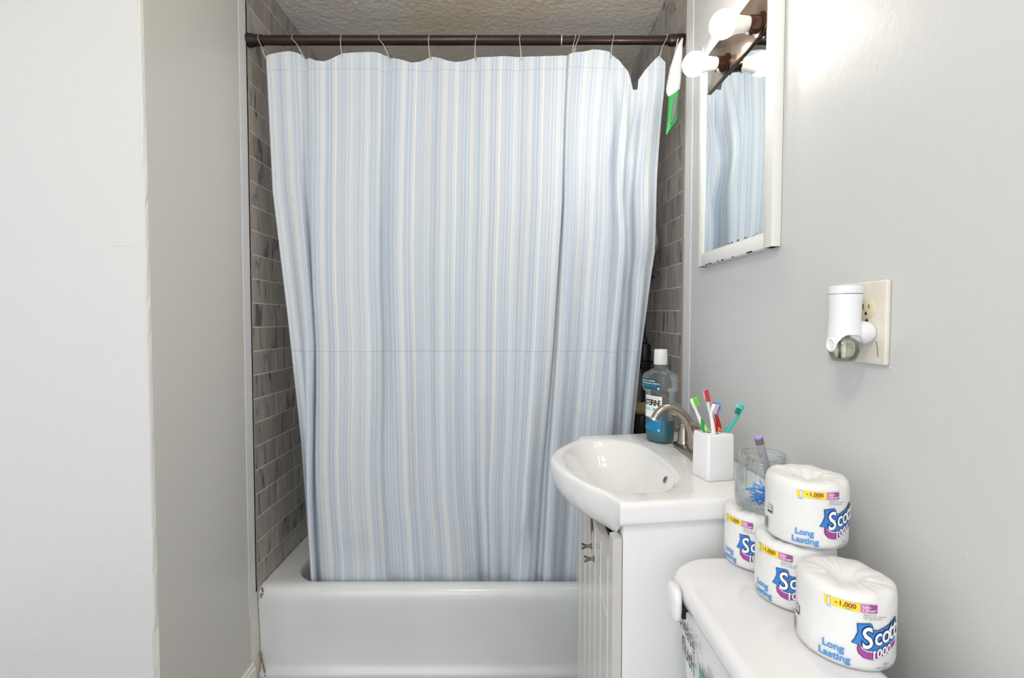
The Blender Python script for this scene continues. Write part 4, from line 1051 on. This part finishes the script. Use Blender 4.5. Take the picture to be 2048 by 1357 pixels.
# ================================================================== TOILET
LZ = .7645
def rrect(x0, x1, y0, y1, r, n=8, bow=0):
    P = []
    for cx, cy, a0 in ((x1-r*.5, y1-r*.5, 0), (x0+r, y1-r, 90), (x0+r, y0+r, 180), (x1-r*.5, y0+r*.5, 270)):
        rr_ = r if cx == x0+r else r*.5
        for k in range(n+1):
            a = math.radians(a0+90*k/n); x, y = cx+rr_*math.cos(a), cy+rr_*math.sin(a); P.append((x, y))
    return P
def stack(bm, base, levels, mi=0, n=None):
    """levels: (inset, z); base: function(inset)->points"""
    L = [[bm.verts.new((x, y, z)) for x, y in base(i)] for i, z in levels]
    for a, b in zip(L, L[1:]):
        for k in range(len(a)): bm.faces.new((a[k], a[(k+1) % len(a)], b[(k+1) % len(b)], b[k]))
    bm.faces.new(L[0]); bm.faces.new(L[-1])
def toilet():
    root = empty('toilet', (.35, .69, ZF)); tag(root, 'white toilet whose tank carries the paper rolls and a please flush decal', 'toilet')
    x0, x1, y0, y1 = .305, .501, .425, .938
    def bow(P, c=.018):
        return [(x-(c*(1-((y-.681)/.26)**2) if x < .40 else 0), y) for x, y in P]
    bm = bmesh.new(); f = lambda i: bow(rrect(x0+.010+i, x1-i, y0+i, y1-i, .075))
    stack(bm, f, [(.006, LZ-.034), (.001, LZ-.031), (0, LZ-.024), (0, LZ-.016), (.002, LZ-.010), (.006, LZ-.005), (.012, LZ-.0015), (.020, LZ)])
    obj('tank_lid', bm, 'toilet', root, 60)
    bm = bmesh.new(); g = lambda i: bow(rrect(x0+.021+i, x1-.008-i*.5, y0+.014+i, y1-.014-i, .05), .014)
    stack(bm, g, [(.06, .31), (.045, .325), (.035, .37), (.012, .56), (.0, LZ-.035)]); obj('tank', bm, 'toilet', root, 60)
    # flush lever at the far end of the tank front
    bm = bmesh.new()
    stack(bm, lambda i: [(.2955+.011*math.cos(t)*(1-i), .838+.025*math.sin(t)*(1-i)) for t in [2*PI*k/28 for k in range(28)]], [(.55, .6990), (.25, .7025), (.06, .711), (0, .723), (0, .740), (.08, .751), (.3, .758), (.6, .760)])
    obj('flush_lever', bm, 'toilet', root, 60)
    bm = bmesh.new(); box(bm, .3060, .3130, .826, .850, .704, .744, .001); box(bm, .3130, .325, .834, .842, .712, .728); tag(obj('lever_mount_shade', bm, 'dark_gap', root), 'black mount painted as the shadow behind the lever')  # black block puts the shadow between lever and tank into colour
    # decal on the tank front, reading from far to near
    def fn(s, h, l):
        y = .893-s; x = x0+.021-.014*(1-((y-.681)/.26)**2)+.012*max(0, (LZ-.035-h)/.164)-.0010-l; return (x, y, h)
    bm = bmesh.new()
    put(bm, text_bm('please', .046, .006, .12, spacing=1.02), 0, 0, fn, T2(.002, .661, -.06, .76, 1.0), step=.02)
    put(bm, text_bm('flush', .048, .006, .12, spacing=1.02), 0, 0, fn, T2(.008, .612, -.04, .80, 1.05), step=.02)
    tag(obj('flush_lettering', bm, 'decal_dark', root, 0), 'dark hand-lettered words please flush')
    bm = bmesh.new()
    def drop(cx, cz, ln, wd, ang, cur=0):
        P = []
        for k in range(24):
            t = 2*PI*k/24; u = math.cos(t); wv = math.sin(t)*wd*(1-u)*.5; x = u*ln/2; y = wv+cur*(x*x)/ln
            P.append((cx+x*math.cos(ang)-y*math.sin(ang), cz+x*math.sin(ang)+y*math.cos(ang)))
        return P
    def both(p, grow=1.14):
        c = (sum(q[0] for q in p)/len(p), sum(q[1] for q in p)/len(p))
        put(bm, poly_bm([(c[0]+(q[0]-c[0])*grow, c[1]+(q[1]-c[1])*grow) for q in p]), 1, 0, fn, step=.02); put(bm, poly_bm(p), 0, .0003, fn, step=.02)
    both(drop(.116, .646, .026, .016, 1.9)); both(drop(.139, .632, .062, .022, -1.05+PI), 1.08); both(drop(.108, .620, .026, .016, 1.6)); both(drop(.098, .596, .02, .012, 1.9))
    def crescent(cx, cz, r1, r2, a0, a1, off):
        P = [(cx+r1*math.cos(t), cz+r1*math.sin(t)) for t in [lerp(a0, a1, k/20) for k in range(21)]]
        P += [(cx+off+r2*math.cos(t), cz-off+r2*math.sin(t)) for t in [lerp(a1, a0, k/20) for k in range(21)]]
        return P
    for r, q in ((.050, .036), (.030, .019), (.014, .006)):
        p = crescent(.151, .570, r, q, -.2, 3.6, .002)
        put(bm, poly_bm(crescent(.151, .570, r+.0016, q-.0016, -.24, 3.64, .002)), 1, 0, fn, step=.02); put(bm, poly_bm(p), 0, .0003, fn, step=.02)
    tag(obj('wave_decal', bm, ['decal_teal', 'decal_dark'], root, 0), 'teal wave with droplets')
    # bowl, seat and closed lid below the frame
    bm = bmesh.new(); E = lambda i: [(.09+(.225-i)*math.cos(t), .681+(.18-i)*math.sin(t)) for t in [2*PI*k/40 for k in range(40)]]
    stack(bm, E, [(.09, ZF+.001), (.10, ZF+.02), (.11, .08), (.07, .2), (.02, .26), (0, .29), (.01, .30)]); box(bm, .24, .485, .58, .785, ZF+.001, .298, .03, 3); obj('bowl', bm, 'toilet', root, 60)
    bm = bmesh.new(); stack(bm, E, [(.006, .302), (0, .306), (.002, .318), (.01, .322)]); obj('seat', bm, 'toilet', root, 60)
    bm = bmesh.new(); stack(bm, E, [(.004, .3235), (0, .328), (.003, .338), (.02, .343)]); obj('seat_lid', bm, 'toilet', root, 60)
toilet()

# ================================================================== PAPER ROLLS
RR, RH = .0608, .1065
def roll_parts():
    """wrapper mesh (local, z up from 0; -y is the side that faces the viewer at turn 0) and its print"""
    bm = bmesh.new(); S = 96; prof = [(.030, .0008), (.052, .0004), (.0590, .003), (.0606, .010), (RR, .04), (RR, .08), (.0606, .094), (.0590, .1020), (.0545, .1060), (.046, .1078), (.036, .1082), (.027, .1075), (.021, .104), (.017, .096), (.010, .088), (.002, .086)]
    R = []
    for r, z in prof:
        ring = []
        for k in range(S):
            a = 2*PI*k/S; top = sst((z-.095)/.01) if r < .0600 else 0
            wv = noise.noise((math.cos(a)*2.2, math.sin(a)*2.2, z*30)); fold = abs(math.sin(a*4.5+2.2*wv))
            zz = z+top*(.0040*wv-.0042*fold*sst((.058-r)/.03)*(1 if r > .015 else .3))
            rr_ = r*(1+top*.03*wv)+.0007*noise.noise((math.cos(a)*3, math.sin(a)*3, z*22))
            ring.append(bm.verts.new((rr_*math.cos(a), rr_*math.sin(a), zz)))
        R.append(ring)
    for a, b in zip(R, R[1:]):
        for k in range(S): bm.faces.new((a[k], a[(k+1) % S], b[(k+1) % S], b[k]))
    bm.faces.new(R[0]); bm.faces.new(R[-1])
    root = obj('toilet_paper_roll', bm, 'paper', None, 60)
    def fn(s, h, l):
        a = -PI/2+s/RR; r = ramp([(0, .0590), (.003, .0592), (.010, .0608), (.04, RR), (.08, RR), (.094, .0608), (.102, .0590)], h)+.0013+l; return (r*math.cos(a), r*math.sin(a), h)
    L1, L2, L3, L4 = .0003, .0006, .0009, .0012
    bm = bmesh.new()
    put(bm, poly_bm([(-.0205, .0832), (.0200, .0832), (.0200, .0945), (-.0205, .0945)]), 0, 0, fn)
    put(bm, poly_bm([(.0200, .0832), (.0300, .0832), (.0300, .0945), (.0200, .0945)]), 5, 0, fn)
    put(bm, poly_bm([(.0300, .0832), (.0395, .0834), (.0405, .0845), (.0405, .0945), (.0300, .0945)]), 1, 0, fn)
    put(bm, text_bm('1', .0150, .045), 2, L1, fn, T2(-.0185, .0832)); put(bm, text_bm('1', .0150, .014), 3, L2, fn, T2(-.0185, .0832))
    put(bm, text_bm('=', .0062, .01), 4, L1, fn, T2(-.0083, .0870)); put(bm, text_bm('1,000', .0088, .028), 4, L1, fn, T2(-.0040, .0868, 0, 1.0, 1))
    put(bm, text_bm('SHEETS', .0024, .0), 4, L1, fn, T2(.0036, .0843)); put(bm, text_bm('ROLL', .0028, .0), 2, L1, fn, T2(-.0185, .0797))
    put(bm, text_bm('Lasts', .0046, .015), 3, L1, fn, T2(.0228, .0898)); put(bm, text_bm('1 Week*', .0046, .015), 3, L1, fn, T2(.0222, .0850))
    tag(obj('label_banner', bm, ['yellow', 'magenta', 'blue', 'print_white', 'brown', 'pink'], root, 0, local=1), 'yellow and purple banner reading 1 = 1,000')
    bm = bmesh.new()
    flag = [(.0120, .0405), (.0155, .0470), (.0185, .0560), (.0175, .0670), (.0260, .0680), (.0330, .0690), (.0350, .0672), (.0362, .0610), (.0420, .0600), (.0560, .0655), (.0700, .0725), (.0730, .0735), (.0745, .0640), (.0730, .0520), (.0705, .0450), (.0600, .0415), (.0480, .0345), (.0380, .0315), (.0290, .0322), (.0225, .0355), (.0195, .0395)]
    rib = [(.0190, .0395), (.0225, .0352), (.0290, .0318), (.0380, .0310), (.0480, .0342), (.0600, .0412), (.0715, .0450), (.0715, .0385), (.0660, .0345), (.0570, .0300), (.0480, .0250), (.0340, .0205), (.0250, .0225), (.0195, .0280), (.0180, .0340)]
    put(bm, poly_bm([(x+(x-.045)*.04, y+(y-.053)*.05) for x, y in flag]), 1, 0, fn, step=.003); put(bm, poly_bm(flag), 0, L1, fn, step=.003)
    put(bm, poly_bm([(x+(x-.045)*.03, y-.0007) for x, y in rib]), 4, 0, fn, step=.003); put(bm, poly_bm(rib), 3, L2, fn, step=.003)
    put(bm, poly_bm([(.0205, .0388), (.0235, .0350), (.0290, .0322), (.0380, .0314), (.0480, .0346), (.0600, .0416), (.0710, .0455), (.0710, .0446), (.0600, .0406), (.0480, .0335), (.0380, .0303), (.0285, .0311), (.0228, .0342)]), 2, L3, fn, step=.003)
    x = .0225; rot = math.radians(17)
    for ch, sz, adv, dy, sh in (('S', .0400, .0145, -.0020, .30), ('c', .0330, .0098, -.0005, .30), ('o', .0330, .0108, .0, .30), ('t', .0350, .0070, .0005, .30), ('t', .0370, .0070, .0005, .30)):
        base = .0365+(x-.0225)*math.tan(rot)*.85+dy
        for bold, mi, ly in ((.062, 1, L2), (.016, 2, L4)):
            put(bm, text_bm(ch, sz, bold, sh), mi, ly, fn, T2(x, base, rot*.8, .74, .98), step=.003)
        x += adv
    x = .0335
    for ch in '1000':
        base = .0205+(x-.0335)*.36
        for bold, mi, ly in ((.062, 4, L3), (.022, 2, L4)): put(bm, text_bm(ch, .0160, bold, .35), mi, ly, fn, T2(x, base, .3, .9, 1), step=.003)
        x += .0070
    tag(obj('brand_logo', bm, ['blue', 'navy', 'print_white', 'magenta', 'plum'], root, 0, local=1), 'blue flag logo with white script over a purple ribbon')
    bm = bmesh.new()
    put(bm, text_bm('Long', .0150, .03), 0, 0, fn, T2(-.0225, .0225, 0, .88, .92)); put(bm, text_bm('Lasting', .0150, .03), 0, 0, fn, T2(-.0270, .0095, 0, .90, .92))
    for i, tx in enumerate(('*Based on use', 'frequency of a 1,000 sheet', 'roll, 1-ply bath tissue')): put(bm, text_bm(tx, .0028, .0), 1, 0, fn, T2(.0235, .0795-.0027*i))
    put(bm, text_bm('1 ROLL', .0042, 0), 1, 0, fn, T2(.0485, .0120)); put(bm, text_bm('1,000 SHEETS 1-PLY', .0034, 0), 1, 0, fn, T2(.0410, .0070))
    tag(obj('slogan_lettering', bm, ['ltblue', 'ink'], root, 0, local=1), 'light blue words Long Lasting')
    bm = bmesh.new()     # small print, recycling mark and bars round the left side
    for i in range(5): put(bm, text_bm(['www.wrapper.com', 'Keep dry', 'Made in USA', 'Septic safe', 'Satisfaction'][i] if 0 else '- - -- --- -- --', .0034, .0), 0, 0, fn, T2(-.082, .078-.0065*i, -.03))
    put(bm, poly_bm([(-.074, .040), (-.061, .040), (-.061, .054), (-.074, .054)]), 0, 0, fn); put(bm, poly_bm([(-.0735, .0445), (-.0615, .0445), (-.0615, .0535), (-.0735, .0535)]), 1, L1, fn)
    for cx in (-.0705, -.0645):
        for k in range(3):
            a = k*2*PI/3+.3; P = [(cx+.0024*math.cos(a+t*.5), .049+.0033*math.sin(a+t*.5)) for t in (0, 1, 2, 3)]+[(cx+.0013*math.cos(a+t*.5), .049+.0019*math.sin(a+t*.5)) for t in (3, 2, 1, 0)]
            put(bm, poly_bm(P), 0, L2, fn)
    for i in range(7): put(bm, poly_bm([(-.0735-.004*0+.0001, 0)]*0+[(-.086+.0021*i, .010), (-.086+.0021*i+.0011, .010), (-.086+.0021*i+.0011, .030), (-.086+.0021*i, .030)]), 0, 0, fn)
    obj('fine_print', bm, ['ink', 'print_white'], root, 0, local=1)
    for q in [root]+list(root.children): q.data.transform(Matrix.Scale(.965, 4))
    return root
r0 = roll_parts()
def place_roll(o, x, y, z, turn, label):
    base = math.atan2(-y, -x)+PI/2        # turn local -y toward the viewer's side of the room
    o.location = (x, y, z+.0008); o.rotation_euler = (0, 0, base+math.radians(turn))
    tag(o, label, 'toilet paper', 'toilet paper rolls on the tank')
def copy_thing(o):
    c = o.copy(); C.objects.link(c)
    for ch in o.children:
        k = ch.copy(); C.objects.link(k); k.parent = c
    return c
spots = [(.4762, .6716, LZ, -2, 'wrapped toilet paper roll nearest the camera, standing alone at the tank end'),
         (.4786, .7940, LZ, -40, 'wrapped toilet paper roll on the tank lid, beneath the upper roll'),
         (.4808, .9138, LZ, -46, 'wrapped toilet paper roll on the tank lid, holding up the glass jar'),
         (.4907, .7865, LZ+.1057, 8, 'wrapped toilet paper roll stacked on top of the middle roll')]
rolls = [r0]+[copy_thing(r0) for _ in spots[1:]]
for o, s in zip(rolls, spots): place_roll(o, *s)

# ---------------------------------------------------------------- glass jar with picks and marker
JX, JY, JZ = .4862, .9095, LZ+.1060
def jar():
    root = empty('glass_jar', (JX, JY, JZ)); tag(root, 'ribbed clear glass jar standing on the rear paper roll', 'jar')
    rib = lambda a, z: 1+(.014*math.cos(a*30) if .012 < z < .078 else 0)
    out = [(.040, .0), (.0455, .003), (.0475, .010), (.0480, .020), (.0480, .060), (.0460, .070), (.0425, .078), (.0400, .082), (.0395, .086), (.0422, .088), (.0422, .091), (.0400, .093), (.0422, .096), (.0425, .100), (.0405, .1025)]
    inn = [(.0375, .1020), (.0370, .086), (.0375, .081), (.0380, .074), (.0430, .066), (.0450, .058), (.0450, .014), (.041, .008), (.001, .007)]
    bm = bmesh.new(); lathe(bm, out+inn, 120, Matrix.Translation((JX, JY, JZ)), rfun=rib); obj('jar_body', bm, 'glass', root, 60)
jar()
def pick():
    bm = bmesh.new()
    tube(bm, smoothpts([(-.036, 0, 0), (-.015, .002, 0), (.008, .001, 0), (.016, 0, 0)], 4), [.0008]+[.0016]*10+[.0022]*2, 6, flat=.8)
    tube(bm, smoothpts([(.016, 0, 0), (.020, .007, 0), (.032, .008, 0)], 3), .0013, 6); tube(bm, smoothpts([(.016, 0, 0), (.022, -.004, 0), (.030, -.004, 0)], 3), .0013, 6)
    tube(bm, [(.030, .008, 0), (.029, -.004, 0)], .0003, 4)
    return bm
meA = None
for k in range(30):
    if meA is None:
        bm = pick(); o = obj('floss_pick', bm, 'floss', None, 60, local=1); meA = o.data; meB = meA.copy(); meB.materials.clear(); meB.materials.append(M['floss_light'])
    else: o = link('floss_pick', meA if k % 3 else meB)
    a = random.uniform(0, 2*PI); r = random.uniform(.002, .015); o.scale = (.74, .74, .74); tl = random.uniform(-.12, .12) if k < 16 else random.uniform(.15, .55)
    o.location = (JX+r*math.cos(a), JY+r*math.sin(a), JZ+.0110+.0008*k+(.002 if k >= 16 else 0)); o.rotation_euler = (random.uniform(-.12, .12), tl, random.uniform(0, 2*PI))
    tag(o, 'blue plastic floss pick lying in the glass jar', 'floss pick', 'blue floss picks in the glass jar')
a, b = Vector((.5080, .915, JZ+.030)), Vector((.4695, .8985, 1.0067))
root = empty('marker_pen', a); tag(root, 'grey marker pen with a lilac end leaning out of the jar', 'marker')
d = (b-a).normalized()
bm = bmesh.new(); tube(bm, [a, a+d*.01, b-d*.014], [.0050, .0070, .0072], 24); obj('barrel', bm, 'marker', root, 50)
bm = bmesh.new(); tube(bm, [b-d*.014, b-d*.002], [.0076, .0076], 24); obj('end_band', bm, 'marker_grey', root, 50)
bm = bmesh.new(); tube(bm, [b-d*.002, b+d*.0015, b+d*.002], [.0070, .0066, .0058], 24); tag(obj('end_plug', bm, 'lilac', root, 50), 'lilac end plug')
